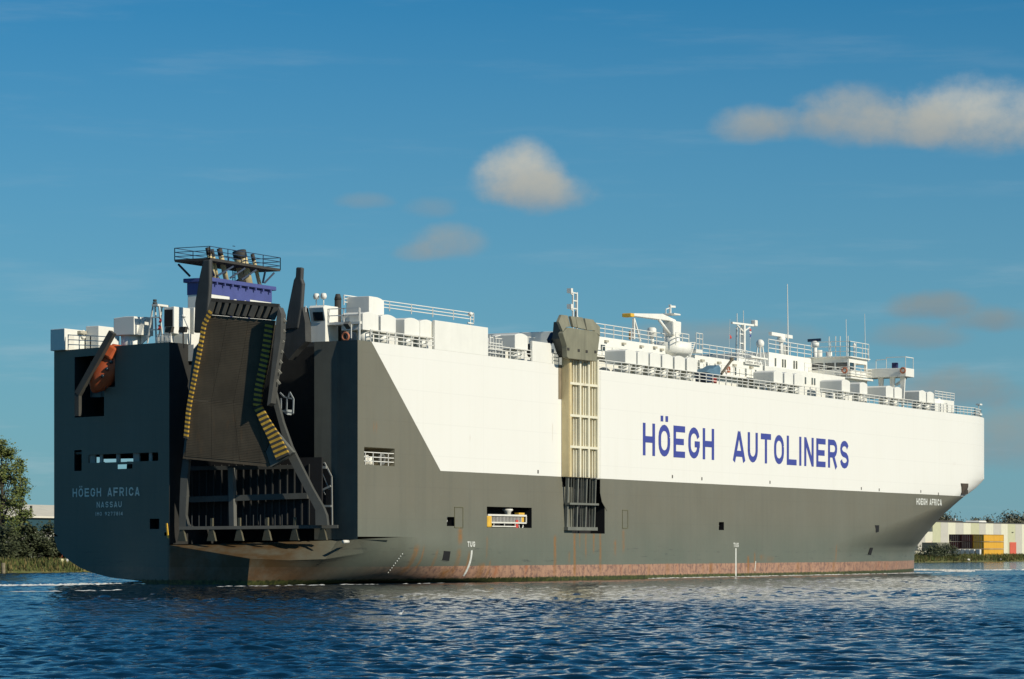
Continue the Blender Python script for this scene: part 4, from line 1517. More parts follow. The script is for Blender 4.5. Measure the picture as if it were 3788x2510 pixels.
# sill walkway, brackets and hinge lugs
sa, sb = T(664, 1953, -5.6), T(1250, 1947, -.9)
MB().bar(sa, sb, .45, .28).build('sill_beam', mat('ramp_arm_grey', (.075, .077, .07)), ramp)
for k, px in enumerate((675, 785, 887, 990, 1092, 1195)):
    f = (px - 664) / (1250 - 664)
    b = sa.lerp(sb, f)
    m = MB().prism([b + Vector((-.15, .12, .1)), b + Vector((-.15, -.12, .1)), b + Vector((-.15, -.45, -1.15)), b + Vector((-.15, .45, -1.15))], (.25, 0, 0))
    if 0 < k < 5:
        m.bar(b, b + Vector((0, 0, .85)), .22, .22)
    m.build('hinge_lug', mat('hinge_yellow_grey', (.10, .092, .06), .6, .2, streak=.4, rust=.3), ramp)
for px in (710, 736, 762, 912, 938, 964, 1018, 1044):
    b = sa.lerp(sb, (px - 664) / 586)
    MB().bar(b, b + Vector((0, 0, 1.1)), .06).build('stanchion', DKGREY, ramp)
# kingposts
kp = MB()
for (xa, quad) in ((-1.0, [(750, 962), (776, 958), (776, 1050), (768, 1160), (752, 1230), (716, 1230), (720, 1120), (737, 1020)]),
                   (-.2, [(1094, 987), (1116, 988), (1114, 1030), (1120, 1048), (1114, 1140), (1102, 1215), (1052, 1220), (1062, 1150), (1085, 1035), (1092, 1022)])):
    kpo = MB().prism([T(px, py, xa) for px, py in quad], (.5, 0, 0)).build('kingpost', DKGREY, ship, bevel=.12)
m = MB().prism([T(px, py, -.1) for px, py in ((1100, 1130), (1118, 1135), (1128, 1190), (1130, 1262), (1100, 1290), (1066, 1330), (1048, 1300), (1058, 1215))], (1.0, 0, 0))
m.build('kingpost_foot', DKGREY, ship)
m = MB()
for a, b in (((1036, 1452), (1052, 1468)), ((1052, 1468), (1086, 1475)), ((1072, 1450), (1086, 1475)), ((1086, 1475), (1084, 1528)), ((1084, 1528), (1040, 1519)), ((1062, 1471), (1060, 1530)), ((1072, 1450), (1066, 1472)), ((1040, 1472), (1040, 1519))):
    m.bar(T(*a, -1.6), T(*b, -1.6), .11)
m.prism([T(px, py, -1.6) for px, py in ((1038, 1517), (1060, 1514), (1058, 1533))], (.9, 0, 0))
m.build('inspection_platform', mat('platform_grey', (.33, .36, .36), .5), ship)
# plate with ribs at the starboard foot of the bay
m = MB()
fr = [(1112, 1711), (1201, 1711), (1227, 1762), (1229, 1941)]
for a, b in zip(fr[:-1], fr[1:]):
    m.bar(T(*a, -.3), T(*b, -.3), .10)
m.bar(T(1115, 1727, -.35), T(1208, 1728, -.35), .22)
m.bar(T(1166, 1824, -.35), T(1224, 1797, -.35), .16)
m.bar(T(1192, 1871, -.35), T(1226, 1871, -.35), .18)
for k in range(3):
    m.bar(T(1140 + 24 * k, 1757 - 10 * k, -.25), T(1190 + 14 * k, 1850 - 20 * k, -.25), .06)
m.build('ramp_guard_frame', mat('guard_grey', (.32, .32, .29), .5), ship)
MB().prism([T(px, py, -.15) for px, py in ((1112, 1712), (1200, 1712), (1226, 1764), (1228, 1942), (1212, 1942), (1205, 1905))], (.12, 0, 0)).build('guard_plate', BLACK, ship)
m = MB()
m.cyl(S(1270, 2003, .6), S(1288, 2003, .6), .15, .15, 10)
m.build('fairlead', WHITE2, ship, True)
m = MB().bar(T(617, 1935, -5.4), T(622, 1990, -5.4), .12)
m.build('fender_bar', YEL, ship)

# ------------------------------------------------------------------ side ramp amidships
YS = -.9
sx0, sx1 = X(2107, YS), X(2214, YS)
zt = Z(2107, 1316, YS)
zpl = 10.27
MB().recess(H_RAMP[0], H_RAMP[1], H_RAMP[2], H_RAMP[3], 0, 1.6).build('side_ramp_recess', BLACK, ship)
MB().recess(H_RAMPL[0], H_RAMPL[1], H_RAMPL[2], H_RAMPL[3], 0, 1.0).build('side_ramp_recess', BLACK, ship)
sr = bpy.data.objects.new('side_ramp', None)
COL.objects.link(sr)
sr.parent = ship
sr.matrix_parent_inverse = world_inv(ship)
MB().box((sx0, -.25, zpl), (sx1, -.05, zt)).build('back_plate', CREAM, sr)
MB().box((sx0 - .02, YS + .05, zpl), (sx0 + .22, -.05, zt)).build('side_plate', CREAM, sr)
MB().box((sx1 - .22, YS + .05, zpl), (sx1 + .02, -.05, zt)).build('side_plate', CREAM2, sr)
zlow_r = Z(2120, 1950, YS)
for k, (pa, w_) in enumerate(((2111, .38), (2147, .36), (2179, .36), (2212, .30))):
    xx = X(pa, YS)
    MB().box((xx - w_ / 2, YS - .02, zpl), (xx + w_ / 2, -.3, zt)).build('ramp_girder', CREAM2 if k else CREAM, sr)
    MB().bar((xx + .1, -.5, zpl - .02), (xx + .55, -.12, zlow_r), w_ * .62, .3, (0, 1, 0)).build('ramp_girder', mat('girder_grey', (.16, .165, .14), .6, .15), sr)
for k, pa in enumerate((2121, 2130, 2157, 2164, 2190, 2199)):
    xx = X(pa, YS + .3)
    MB().box((xx - .08, YS + .25, zpl), (xx + .08, -.3, zt)).build('stiffener', CREAM2, sr)
    MB().bar((xx + .1, -.3, zpl - .02), (xx + .55, .0, zlow_r), .07, .12, (0, 1, 0)).build('stiffener', mat('girder_grey', (.16, .165, .14)), sr)
for py in (1416, 1535, 1651):
    zz = Z(2109, py, YS)
    MB().box((sx0 + .1, YS - .03, zz - .12), (sx1 - .1, YS + .3, zz + .12)).build('cross_beam', CREAM2, sr)
zz = Z(2118, 1862, YS)
MB().box((sx0 + .4, -.75, zz - .1), (sx1 + .4, -.2, zz + .1)).build('cross_beam', mat('girder_grey', (.16, .165, .14)), sr)
zz = Z(2124, 1955, YS)
MB().box((sx0 + .55, -.45, zz - .15), (sx1 + .75, .1, zz + .18)).build('cross_beam', mat('girder_grey', (.16, .165, .14)), sr)
for k in range(3):
    xx = sx0 + 1.0 + k * 2.4
    MB().box((xx, .1, H_RAMP[2] + .35), (xx + 1.3, .3, H_RAMP[2] + .48)).build('hinge_pin', mat('girder_grey', (.16, .165, .14)), sr)
# head: outer plate hanging over the girders and the fan of flaps above
YH_ = -1.5


def G7(a, b, y):
    return S(2000 + a / 7.127, 1140 + b / 7.127, y)


m = MB().prism([G7(a, b, YH_) for a, b in ((725, 500), (1450, 605), (1560, 750), (1480, 1375), (1460, 1400), (740, 1320), (700, 1280), (690, 1000), (585, 650))], (0, .55, 0))
hd = m.build('head_plate', CAPG, sr, bevel=.05)
m = MB()
for a, b in ((725, 1075), (1000, 1110), (1210, 1138), (1440, 1150)):
    p = G7(a, b, YH_)
    m.box((p.x - .22, YH_ - .04, p.z - .12), (p.x + .22, YH_ + .05, p.z + .14))
m.build('lashing_slot', SOOT, sr)
for fan in (((560, 340), (700, 160), (862, 180), (848, 480), (722, 486), (592, 605)), ((890, 200), (1015, 215), (968, 505), (868, 488)), ((1028, 215), (1215, 236), (1205, 558), (990, 512)),
            ((1272, 255), (1500, 296), (1462, 588), (1226, 568)), ((1512, 302), (1650, 480), (1572, 735), (1472, 602))):
    pts = [G7(a, b, YH_ + .15) for a, b in fan]
    zmin = min(p.z for p in pts)
    pts = [p + Vector((0, .35 * (p.z - zmin), 0)) for p in pts]
    MB().prism(pts, (0, .3, 0)).build('ramp_finger', CAPG, sr, bevel=.03)
m = MB().prism([G7(a, b, YH_ + .6) for a, b in ((560, 350), (600, 640), (700, 1000), (700, 1290), (620, 1120), (520, 800), (540, 600))], (0, .9, 0))
m.build('head_side', mat('head_side_grey', (.09, .09, .075), .6), sr)
m = MB()
for a, b in (((320, 700), (520, 700)), ((320, 700), (230, 880)), ((520, 700), (545, 420))):
    m.bar(G7(*a, .8), G7(*b, .8), .55, .4, (0, 1, 0))
m.build('lifting_arm', DKBLUE, sr)
m = MB()
m.bar(G7(440, 800, .6), G7(510, 960, .6), .1)
m.bar(G7(440, 800, .6), G7(330, 910, .6), .1)
m.bar(G7(480, 1190, -.2), G7(570, 1140, -.2), .3)
m.build('linkage', MIDGREY, sr)
m = MB().box((X(2065), -.02, 17.9), (X(2078), .6, ZD)).build('fender_post', mat('post_brown', (.22, .18, .12), .6, .2), ship)
# raised door plate forward of the ramp
da, db = S(2219, 1370), S(2270, 1775)
m = MB().prism([(da.x, -.05, ZD - .1), (db.x - .4, -.05, ZD - .1), (db.x, -.05, ZD - .6), (db.x, -.05, 8.6), (db.x - 1.2, -.05, 7.6), (da.x + 1.6, -.05, 7.0), (da.x + .4, -.05, 7.9), (da.x, -.05, 8.8)], (0, .045, 0))
m.build('side_door', HULLM, ship, bevel=.02)
# slim lattice mast behind the side ramp head
yl = 3.5
m = MB()
b0, b1 = S(2119, 1250, yl), S(2133, 1250, yl)
zt = Z(2128, 1080, yl)
m.bar((b0.x, yl, 23), (b0.x, yl, zt), .14)
m.bar((b1.x, yl, 23), (b1.x, yl, zt), .20)
for py in (1082, 1111, 1140):
    zz = Z(2120, py, yl)
    m.bar((b0.x, yl, zz), (b1.x, yl, zz), .12)
m.prism([(b1.x - .1, yl, Z(2130, 1150, yl)), (b1.x + .55, yl, Z(2130, 1175, yl)), (b1.x - .1, yl, Z(2130, 1175, yl))], (0, .2, 0))
ms = m.build('signal_mast', WHITE, ship)
for py0_, py1_ in ((1066, 1083), (1124, 1141)):
    p = S(2108, py0_, yl)
    q = S(2108, py1_, yl)
    m = MB().box((p.x - .2, yl - .25, q.z), (p.x + .2, yl + .25, p.z))
    m.bar((p.x, yl, q.z + .05), (b0.x, yl, q.z - .15), .1)
    m.build('navigation_light', WHITE, ms)

# ------------------------------------------------------------------ midship house A (aft of crane) and B
YA = 5.0
xa0, xa1 = X(2080, YA), X(2500, YA)
zA = 25.5
hA = MB().box((xa0, YA, ZD), (xa1, YA + 9, zA)).build('deck_house', WHITE, ship, bevel=.05)
railing([(X(2207, YA), YA + .1, zA), (X(2462, YA), YA + .1, zA)], hA, h=1.35, n=3, step=2.2)
MB().box((X(2222, YA), YA - .06, Z(2230, 1296, YA)), (X(2237, YA), YA + .05, Z(2230, 1275, YA))).build('window', GLASS, hA)
m = MB()
for px, py in ((2240, 1262), (2304, 1271), (2370, 1281), (2445, 1293), (2420, 1285)):
    p = S(px, py, YA)
    m.box((p.x - .35, YA - .25, p.z - .1), (p.x + .35, YA - .02, p.z + .12))
m.build('deck_lamp', mat('lamp_cover', (.45, .42, .33)), hA)
MB().box((xa0, YA - .7, 23.25), (xa1, YA - .02, 23.4)).build('gallery', WHITE, hA)
railing([(X(2226, YA - .6), YA - .65, 23.4), (X(2300, YA - .6), YA - .65, 23.4)], hA, h=1.0, n=2, step=2)
zB = 25.0
xb0, xb1 = X(2505, YA), X(2822, YA)
hB = MB().box((xb0, YA, ZD), (xb1, YA + 9, zB)).build('accommodation_house', WHITE, ship, bevel=.05)
railing([(X(2600, YA), YA + .1, zB), (X(2760, YA), YA + .1, zB)], hB, h=1.35, n=3, step=2.2)
for px, py in ((2584.5, 1348), (2614, 1355), (2645, 1360), (2720, 1371), (2758, 1376), (2795, 1381.5)):
    p = S(px, py, YA)
    MB().box((p.x - .20, YA - .05, p.z - .48), (p.x + .20, YA + .05, p.z + .48)).build('window', mat('window_grey_glass', (.10, .105, .09), .15, .1, spec=.7), hB)
MB().box((xb0, YA - 1.0, 22.95), (X(2815, YA), YA - .02, 23.1)).build('gallery', WHITE, hB)
railing([(xb0, YA - .95, 23.1), (X(2812, YA), YA - .95, 23.1)], hB, h=1.0, n=2, step=3.2, th=.05)
for px in (2603, 2626, 2700, 2735, 2778, 2810):
    xq = X(px, YA)
    MB().bar((xq, YA - .05, ZD + 1.7), (xq, YA - .05, zB - .9), .06).build('drain_pipe', WHITE2, hB)
m = MB()
for px, py in ((2595, 1333), (2657, 1341), (2714, 1350), (2776, 1358)):
    p = S(px, py, YA)
    m.box((p.x - .4, YA - .25, p.z - .12), (p.x + .4, YA - .02, p.z + .12))
m.build('deck_lamp', mat('lamp_cover', (.45, .42, .33)), hB)
# name board on the roof edge
na, nb_ = S(2758, 1330, YA - .3), S(2818, 1340, YA - .3)
zbt, zbb = Z(2758, 1330, YA - .3), Z(2758, 1344, YA - .3)
nbo = MB().box((na.x, YA - .3, zbb), (nb_.x, YA - .2, zbt)).build('name_board', WHITE, ship)
mb = MB()
hh = (zbt - zbb) * .62
for ch, a, b in spread('HÖEGH AFRICA', 2761, 2815):
    x_a, x_b = X(a, YA - .3), X(b, YA - .3)
    sx = (x_b - x_a) / hh / .8

    def fn(u, v, lift, x_a=x_a, x_b=x_b, sx=sx, ch=ch):
        return (x_a + u * hh if ch != 'I' else (x_a + x_b) / 2 + (u - .4 * sx) * hh, YA - .312 - lift, zbb + .08 + v * hh)
    glyph(mb, ch, fn, sx, .09)
tag(mb.build('name_lettering', mat('lettering_black', (.05, .05, .05), .6), nbo), kind='stuff')
MB().box((S(2768, 1318, YA).x, YA - .4, Z(2768, 1322, YA)), (S(2830, 1330, YA).x, YA + .6, Z(2768, 1316, YA))).build('canopy', WHITE, ship)

# crane
YC = 5.2
xc = (X(2472, YC) + X(2500, YC)) / 2
cr = MB().cyl((xc, YC, 25.0), (xc, YC, Z(2485, 1240, YC)), .95, .85, 20).build('deck_crane', WHITE, ship, True)
zr = Z(2480, 1278, YC)
m = MB().lathe((xc - .1, YC, zr - 1.6), [(1.2, 0), (1.9, .6), (2.2, .8), (2.2, 1.9), (.8, 1.95)], 22)
m.build('crane_platform', WHITE, cr, True)
zj = Z(2480, 1187, YC)
m = MB().prism([(xc - 1.0, YC - .7, Z(2480, 1242, YC)), (xc + .95, YC - .7, Z(2480, 1236, YC)), (xc + 1.05, YC - .7, zj), (xc - 1.15, YC - .7, zj)], (0, 1.4, 0))
m.build('crane_house', WHITE, cr, bevel=.15)
m = MB().prism([S(px, py, YC - .35) for px, py in ((2346, 1158), (2452, 1160), (2500, 1182), (2502, 1187), (2486, 1187), (2345, 1168))], (0, .7, 0))
m.build('jib', WHITE, cr, bevel=.05)
p, q = S(2333, 1157, YC - .5), S(2346, 1173, YC - .5)
MB().box((p.x, YC - .55, q.z), (q.x, YC + .55, p.z)).build('jib_head', YEL, cr, bevel=.08)
MB().cyl(S(2439, 1184, YC - .5), S(2476, 1233, YC - .9), .17, .17, 10).build('luffing_ram', WHITE, cr, True)
m = MB()
for px, py in ((2346, 1168),):
    m.bar(S(2344, 1176, YC), S(2344, 1254, YC), .24)
    m.bar(S(2347, 1182, YC), S(2369, 1262, YC), .16)
m.build('jib_rest', WHITE, cr)
m = MB()
p = S(2484, 1160, YC)
m.bar(S(2479, 1163, YC), S(2479, 1131, YC), .2)
m.bar(S(2479, 1133, YC), S(2496, 1134, YC), .22)
m.box((xc - 1.2, YC - .8, Z(2470, 1163, YC)), (xc + .5, YC + .8, Z(2470, 1158, YC)))
m.bar(S(2463, 1160, YC), S(2463, 1142, YC), .09)
m.bar(S(2463, 1143, YC), S(2476, 1138, YC), .09)
m.bar(S(2478, 1130, YC), S(2478, 1126, YC), .25)
m.build('crane_mast', WHITE, cr)
m = MB()
for k in range(8):
    zz = Z(2505, 1200 + 5 * k, YC)
    m.bar((X(2504, YC), YC, zz), (X(2509, YC), YC, zz), .07)
m.bar(S(2504, 1195, YC), S(2504, 1235, YC), .08)
m.bar(S(2509, 1198, YC), S(2509, 1235, YC), .08)
m.build('ladder', WHITE, cr)
railing([S(2500, 1276, YC - 1.5), S(2548, 1283, YC - 1.5)], cr, h=1.4, n=3, step=1.5)
m = MB().box((X(2575, 4), 4, Z(2575, 1303, 4)), (X(2599, 4), 5.4, Z(2575, 1290, 4)))
m.build('stair_landing', WHITE, ship)
railing([(X(2575, 4), 4, Z(2575, 1290, 4)), (X(2599, 4), 4, Z(2575, 1290, 4))], ship, h=1.8, n=3, step=1.2)
m = MB()
for k in (0, 1):
    m.bar(S(2535 + 18 * k, 1320, 3.9), S(2553 + 18 * k, 1266, 3.9), .11)
for k in range(8):
    f = k / 7
    m.bar(S(2535 + 18 * f, 1320 - 54 * f, 3.9), S(2553 + 18 * f, 1320 - 54 * f, 3.9), .08)
m.build('inclined_ladder', RAIL, ship)
p = S(2414, 1265, 5.6)
m = MB().cyl((p.x, 5.6, 25.4), (p.x - .2, 5.6, Z(2414, 1240, 5.6)), .22, .22, 10).lathe((p.x - .2, 5.6, Z(2414, 1240, 5.6)), [(0, -.1), (.5, -.1), (.5, .7), (.35, .85), (0, .85)], 12)
m.build('mushroom_vent', WHITE, ship, True)
m = MB().cyl(S(2331, 1255, 5.5), S(2331, 1224, 5.5), .16, .16, 8)
m.build('lamp_post', mat('post_orange', (.5, .28, .1), .6), ship, True)

# ------------------------------------------------------------------ forward house and bridge
YU = 10.0
xu0, xu1 = X(2845, YU), 132.0
zU = 27.45
hU = MB().box((xu0, YU, ZD), (xu1 + 8, YU + 12, zU)).build('upper_house', WHITE, ship, bevel=.05)
MB().box((X(2830, YA), YA, ZD), (138.6, YA + 6, 24.9)).build('accommodation_house', WHITE, ship, bevel=.05)
railing([(xu0, YU + .1, zU), (xu1, YU + .1, zU)], hU, h=1.6, n=3, step=2.4)
for px, py in ((2868, 1339), (2895, 1343), (2904, 1344), (2937, 1348.5), (2946, 1349.5)):
    p = S(px, py, YU)
    MB().box((p.x - .22, YU - .05, p.z - .5), (p.x + .22, YU + .05, p.z + .5)).build('window', mat('window_grey_glass', (.10, .105, .09)), hU)
railing([(xu0, YA + .3, 24.9), (xu1, YA + .3, 24.9)], hU, h=1.1, n=2, step=2.4, th=.05)
for px, py in ((2979, 1407), (3004, 1409.5), (3013, 1411)):
    p = S(px, py, YA)
    MB().box((p.x - .2, YA - .05, p.z - .42), (p.x + .2, YA + .05, p.z + .42)).build('window', mat('window_grey_glass', (.10, .105, .09)), ship)
# wheelhouse: aft wall with three big windows, starboard wall with one
WX0, WX1 = 132.0, 138.6
zw_t, zw_b = 27.5, 25.4
br = bpy.data.objects.new('wheelhouse', None)
COL.objects.link(br)
br.parent = ship
br.matrix_parent_inverse = world_inv(ship)
zs_, ztw = 25.95, 26.85
m = MB()
m.box((WX0, YA, zw_b - .2), (WX1, YU + 4, zs_))
m.box((WX0, YA, ztw), (WX1, YU + 4, zw_t))
for yy in (YA, YA + 1.75, YA + 3.25, YA + 5.0):
    m.box((WX0, yy, zs_), (WX0 + .3, yy + .22, ztw))
m.box((WX1 - .35, YA, zs_), (WX1, YA + .3, ztw))
m.box((WX0 + 2.0, YA, zs_), (WX0 + 2.35, YA + .25, ztw))
m.box((WX0 + .4, YA + 4.2, zs_), (WX1, YA + 4.4, ztw))
m.build('bridge_walls', WHITE, br)
for k, (a, b) in enumerate(((YA + .22, YA + 1.75), (YA + 1.97, YA + 3.25), (YA + 3.47, YA + 5.0))):
    MB().box((WX0 + .12, a, zs_), (WX0 + .18, b, ztw)).build('window', GLASS, br)
MB().box((WX0 + .3, YA + .1, zs_), (WX0 + 2.0, YA + .15, ztw)).build('window', GLASS, br)
MB().box((WX0 - .35, YA - .35, zw_t), (WX1 + .2, YU + 4, zw_t + .12)).build('bridge_roof', WHITE, br)
railing([(WX0 - .2, YU, zw_t + .1), (WX0 - .2, YA - .2, zw_t + .1), (WX1, YA - .2, zw_t + .1)], br, h=1.9, n=3, step=2.2)
railing([(WX0 - 1.2, YU, 25.0), (WX0 - 1.2, YA - .6, 25.0), (WX1, YA - .6, 25.0)], br, h=1.2, n=3, step=2.0)
MB().box((WX0 - 1.4, YA - .8, 24.75), (WX1 + .2, YU, 24.95)).build('bridge_gallery', WHITE, br)
m = MB().lathe((133.3, 8.2, zw_t), [(.4, 0), (.4, .8), (.0, .85)], 12)
m.build('compass_housing', WHITE, br, True)
for px in (3067, 3091, 3108, 3137):
    p = T(px, 1320, WX0)
    MB().bar((WX0, p.y, zw_t), (WX0, p.y, zw_t + 2.7), .09).build('aerial_post', WHITE, br)
m = MB().bar(S(3160, 1320, 6), S(3160, 1276, 6), .14).lathe(S(3160, 1285, 6), [(.1, 0), (.22, .3), (.1, .6)], 8)
m.build('searchlight_post', WHITE, br)
p = T(3125, 1369, WX0 - 1.3)
# bridge wing
wz0, wz1 = 25.25, 26.35
bwg = MB().prism([(138.5, -.3, wz0), (138.5, 5.2, wz0 - .1), (138.5, 5.2, wz1), (138.5, -.3, wz1)], (3.1, 0, 0)).build('bridge_wing', WHITE, ship, bevel=.06)
m = MB()
for yy in (-.2, 2.4, 3.8):
    m.bar((138.6, yy, wz1), (138.6, yy, wz1 + 1.15 + .25 * (yy < 3)), .07)
m.bar((141.5, -.2, wz1), (141.5, -.2, wz1 + 1.4), .07)
m.bar((138.6, -.2, wz1 + 1.4), (138.6, 2.4, wz1 + 1.4), .09)
m.bar((138.6, -.2, wz1 + 1.4), (141.5, -.2, wz1 + 1.4), .09)
m.bar((138.6, 2.4, wz1 + 1.15), (138.6, 3.8, wz1 + 1.1), .09)
m.build('wing_awning_frame', WHITE, bwg)
MB().box((139.2, 1.2, wz1), (139.8, 1.9, wz1 + .75)).build('wing_console', NAVY, bwg, bevel=.06)
for px in (3258, 3300, 3338):
    a, b = T(px, 1398, 139.2), T(px, 1440, 139.2)
    MB().prism([(139.2, a.y + .35, wz0), (139.2, a.y - .35, wz0), (139.2, a.y - .12, ZD), (139.2, a.y + .12, ZD)], (.3, 0, 0)).build('wing_support', WHITE, bwg)
MB().bar((140.0, .2, wz0 - .1), (140.0, 1.6, wz0 - 1.0), .3).build('wing_brace', WHITE, bwg)

# masts, radars, dome, aerials
YM = 12.0
m = MB()
b0 = S(2750, 1300, YM)
xm = b0.x
zm = Z(2750, 1199, YM)
m.bar((xm, YM, 24.5), (xm, YM, zm), .42)
m.bar((xm - 1.3, YM, 24.5), (xm - 1.1, YM, zm - .4), .14)
m.bar((xm - 1.3, YM + .5, 24.5), (xm - .9, YM + .5, zm - .4), .14)
m.bar((xm - 3.6, YM, zm - .05), (xm + 3.9, YM, zm + .1), .22)
m.bar((xm - 2.0, YM, zm - .2), (xm, YM, zm - .9), .14)
m.bar((xm + 2.0, YM, zm - .2), (xm, YM, zm - .9), .14)
for f in (.25, .45, .62, .8):
    m.bar((xm - 1.25, YM, 24.5 + (zm - 24.5) * f), (xm, YM, 24.5 + (zm - 24.5) * f), .12)
m.bar((xm - 2.0, YM, zm), (xm - 2.0, YM, zm + 1.2), .08)
m.bar((xm + .0, YM, zm), (xm + .0, YM, zm + 1.7), .06)
mm_ = m.build('main_mast', WHITE, ship)
MB().box((xm + 3.1, YM - .3, zm), (xm + 3.9, YM + .3, zm + .75)).build('navigation_light', WHITE, mm_, bevel=.08)
for ddx, dzz in ((-3.2, -5.9), (1.3, -5.6)):
    MB().lathe((xm + ddx, YM, zm + dzz), [(0, 0), (.45, .05), (.45, .7), (.2, .9), (0, .9)], 10).build('signal_lantern', GREEN, mm_, True)
MB().box((xm - 3.2, YM - .5, 25.0), (xm + 2.6, YM + .5, 26.4)).build('mast_platform', WHITE, mm_)
railing([(xm - 3.2, YM - .5, 26.2), (xm + 4.6, YM - .5, 26.0)], mm_, h=1.3, n=3, step=1.6)
c = S(2812, 1285, YA + 3)
dm_ = MB().lathe((c.x, YA + 3, Z(2812, 1284, YA + 3)), [(0, 0), (.36, .05), (.47, .25), (.5, .5), (.42, .75), (.24, .92), (0, .97)], 18).build('satellite_dome', WHITE, ship, True)
m = MB()
zb0 = Z(2812, 1284, YA + 3)
for dx_, dy_ in ((-.6, -.4), (.6, -.4), (-.6, .4), (.6, .4)):
    m.bar((c.x + dx_ * .45, YA + 3 + dy_ * .5, zb0 + .1), (c.x + dx_ * 1.3, YA + 3 + dy_, 25.0), .12)
m.cyl((c.x, YA + 3, 25.0), (c.x, YA + 3, zb0 + .1), .12, .12, 10)
m.build('dome_stand', WHITE, dm_)
# radar one: broad white scanner
for (pc, pl, pr, pyt, pyb, tilt, mt) in ((2890, 2849, 2926, 1240, 1312, .0, WHITE), (3015, 2989, 3036, 1258, 1322, 1, WHITE)):
    y = 13.5
    p = S(pc, pyt, y)
    rd = MB().cyl((p.x, y, 27.3), (p.x, y, p.z - .7), .32, .26, 12).build('radar_mast', WHITE, ship, True)
    MB().lathe((p.x, y, p.z - .9), [(0, 0), (.55, .1), (.55, .6), (.3, .8), (0, .8)], 12).build('radar_motor', WHITE, rd, True)
    if tilt:
        a, b = T(pl, 1261, p.x), T(pr, 1256, p.x)
        MB().bar((p.x, a.y, p.z), (p.x, b.y, p.z + .05), .35, .35).build('radar_scanner', DKBLUE, rd)
    else:
        MB().bar((X(pl, y), y, p.z), (X(pr, y), y, p.z), .45, .42).build('radar_scanner', WHITE, rd)
    MB().cyl((p.x + 1.4, y, 27.4), (p.x + 1.4, y, 29.3), .45, .45, 10).build('antenna_pot', WHITE2, rd, True)
for (px, pyt, pyb, y, r0) in ((2914, 1050, 1310, 13, .10), (3131, 1180, 1300, 9, .07), (3200, 1160, 1300, 8, .06), (3211, 1290, 1325, 5.2, .10)):
    a, b = S(px + 1.5, pyb, y), S(px - 1.5, pyt, y)
    MB().cyl((a.x, y, 27.4), b, r0, r0 * .5, 6).build('whip_aerial', RAIL, ship)

# foredeck gear
for (p0, p1, pyt, y) in ((3460, 3478, 1488, 1.6), (3482, 3500, 1490, 1.8), (3505, 3530, 1490, 1.6)):
    a = S(p0, pyt, y)
    MB().box((a.x, y, ZD), (X(p1, y), y + 1.6, a.z)).build('deck_locker', WHITE, ship, bevel=.06)
railing([S(3457, 1472, 3), S(3530, 1482, 3)], ship, h=1.0, n=3, step=1.8)
a_, b_ = S(3457, 1473, 3), S(3530, 1483, 3)
MB().box((a_.x, 3, ZD), (b_.x, 6, a_.z)).build('windlass_house', WHITE, ship, bevel=.05)
m = MB().cyl(S(3472, 1495, 3.2), S(3472, 1472, 3.2), .25, .25, 8)
m.build('windlass_post', WHITE, ship)
m = MB()
pb = S(3624, 1538, 1.8)
m.box((pb.x - .5, 1.6, pb.z + 1.5), (pb.x + .5, 2.2, pb.z + 1.7))
m.box((pb.x - .5, 1.6, pb.z + .1), (pb.x + .5, 2.2, pb.z + .35))
m.bar((pb.x - .2, 1.9, pb.z), (pb.x - .2, 1.9, pb.z + 1.6), .1)
m.build('bow_light', WHITE, ship)

# ================================================================== THINGS CARRIED BY THE SHIP
# free-fall lifeboat on its skid
a, b = T(440, 1284, -2.2), T(346, 1436, -3.4)
ax = (b - a).normalized()
L = (b - a).length
up = Vector((-1, 0, 0)) - ax * ax.dot(Vector((-1, 0, 0)))
up.normalize()
sd = ax.cross(up)
lbt = thing('lifeboat', 'orange enclosed lifeboat hanging nose down in the stern bay behind the slanted launch skid', 'lifeboat', tuple(b))
m = MB()
rows = []
for i, (f, rw_, rh) in enumerate(((-.06, .05, .05), (.0, .75, .7), (.2, 1.25, 1.05), (.45, 1.35, 1.15), (.7, 1.2, 1.05), (.9, .75, .7), (1.0, .3, .3), (1.03, .04, .04))):
    c = a + ax * (L * f) * 1.05 - up * .2
    rows.append([c + sd * (rw_ * math.cos(2 * math.pi * k / 16)) + up * (rh * math.sin(2 * math.pi * k / 16)) for k in range(17)])
m.grid(rows)
m.build('boat_hull', ORG, lbt, True)
c = a + ax * (L * .05) + up * .7 - sd * .1
m = MB().prism([c + sd * .6, c - sd * .6, c - sd * .5 + up * .5, c + sd * .5 + up * .5], ax * 1.2)
m.build('conning_tower', ORG, lbt, bevel=.2)
m = MB()
for s_ in (-1, 1):
    m.bar(a + sd * (s_ * 1.28) - up * .1 + ax * .6, b + sd * (s_ * .9) - up * .1 - ax * .6, .1, .14)
m.build('rubbing_strake', mat('strake_dark', (.06, .05, .045), .6), lbt)
for k in range(3):
    c = a + ax * (L * (.35 + .17 * k)) + up * .82 - sd * .62
    MB().cyl(c, c + up * .12 - sd * .1, .17, .17, 10).build('porthole', GLASS, lbt, True)
a2, b2_ = T(424, 1275, -2.2), T(445, 1262, -2.2)

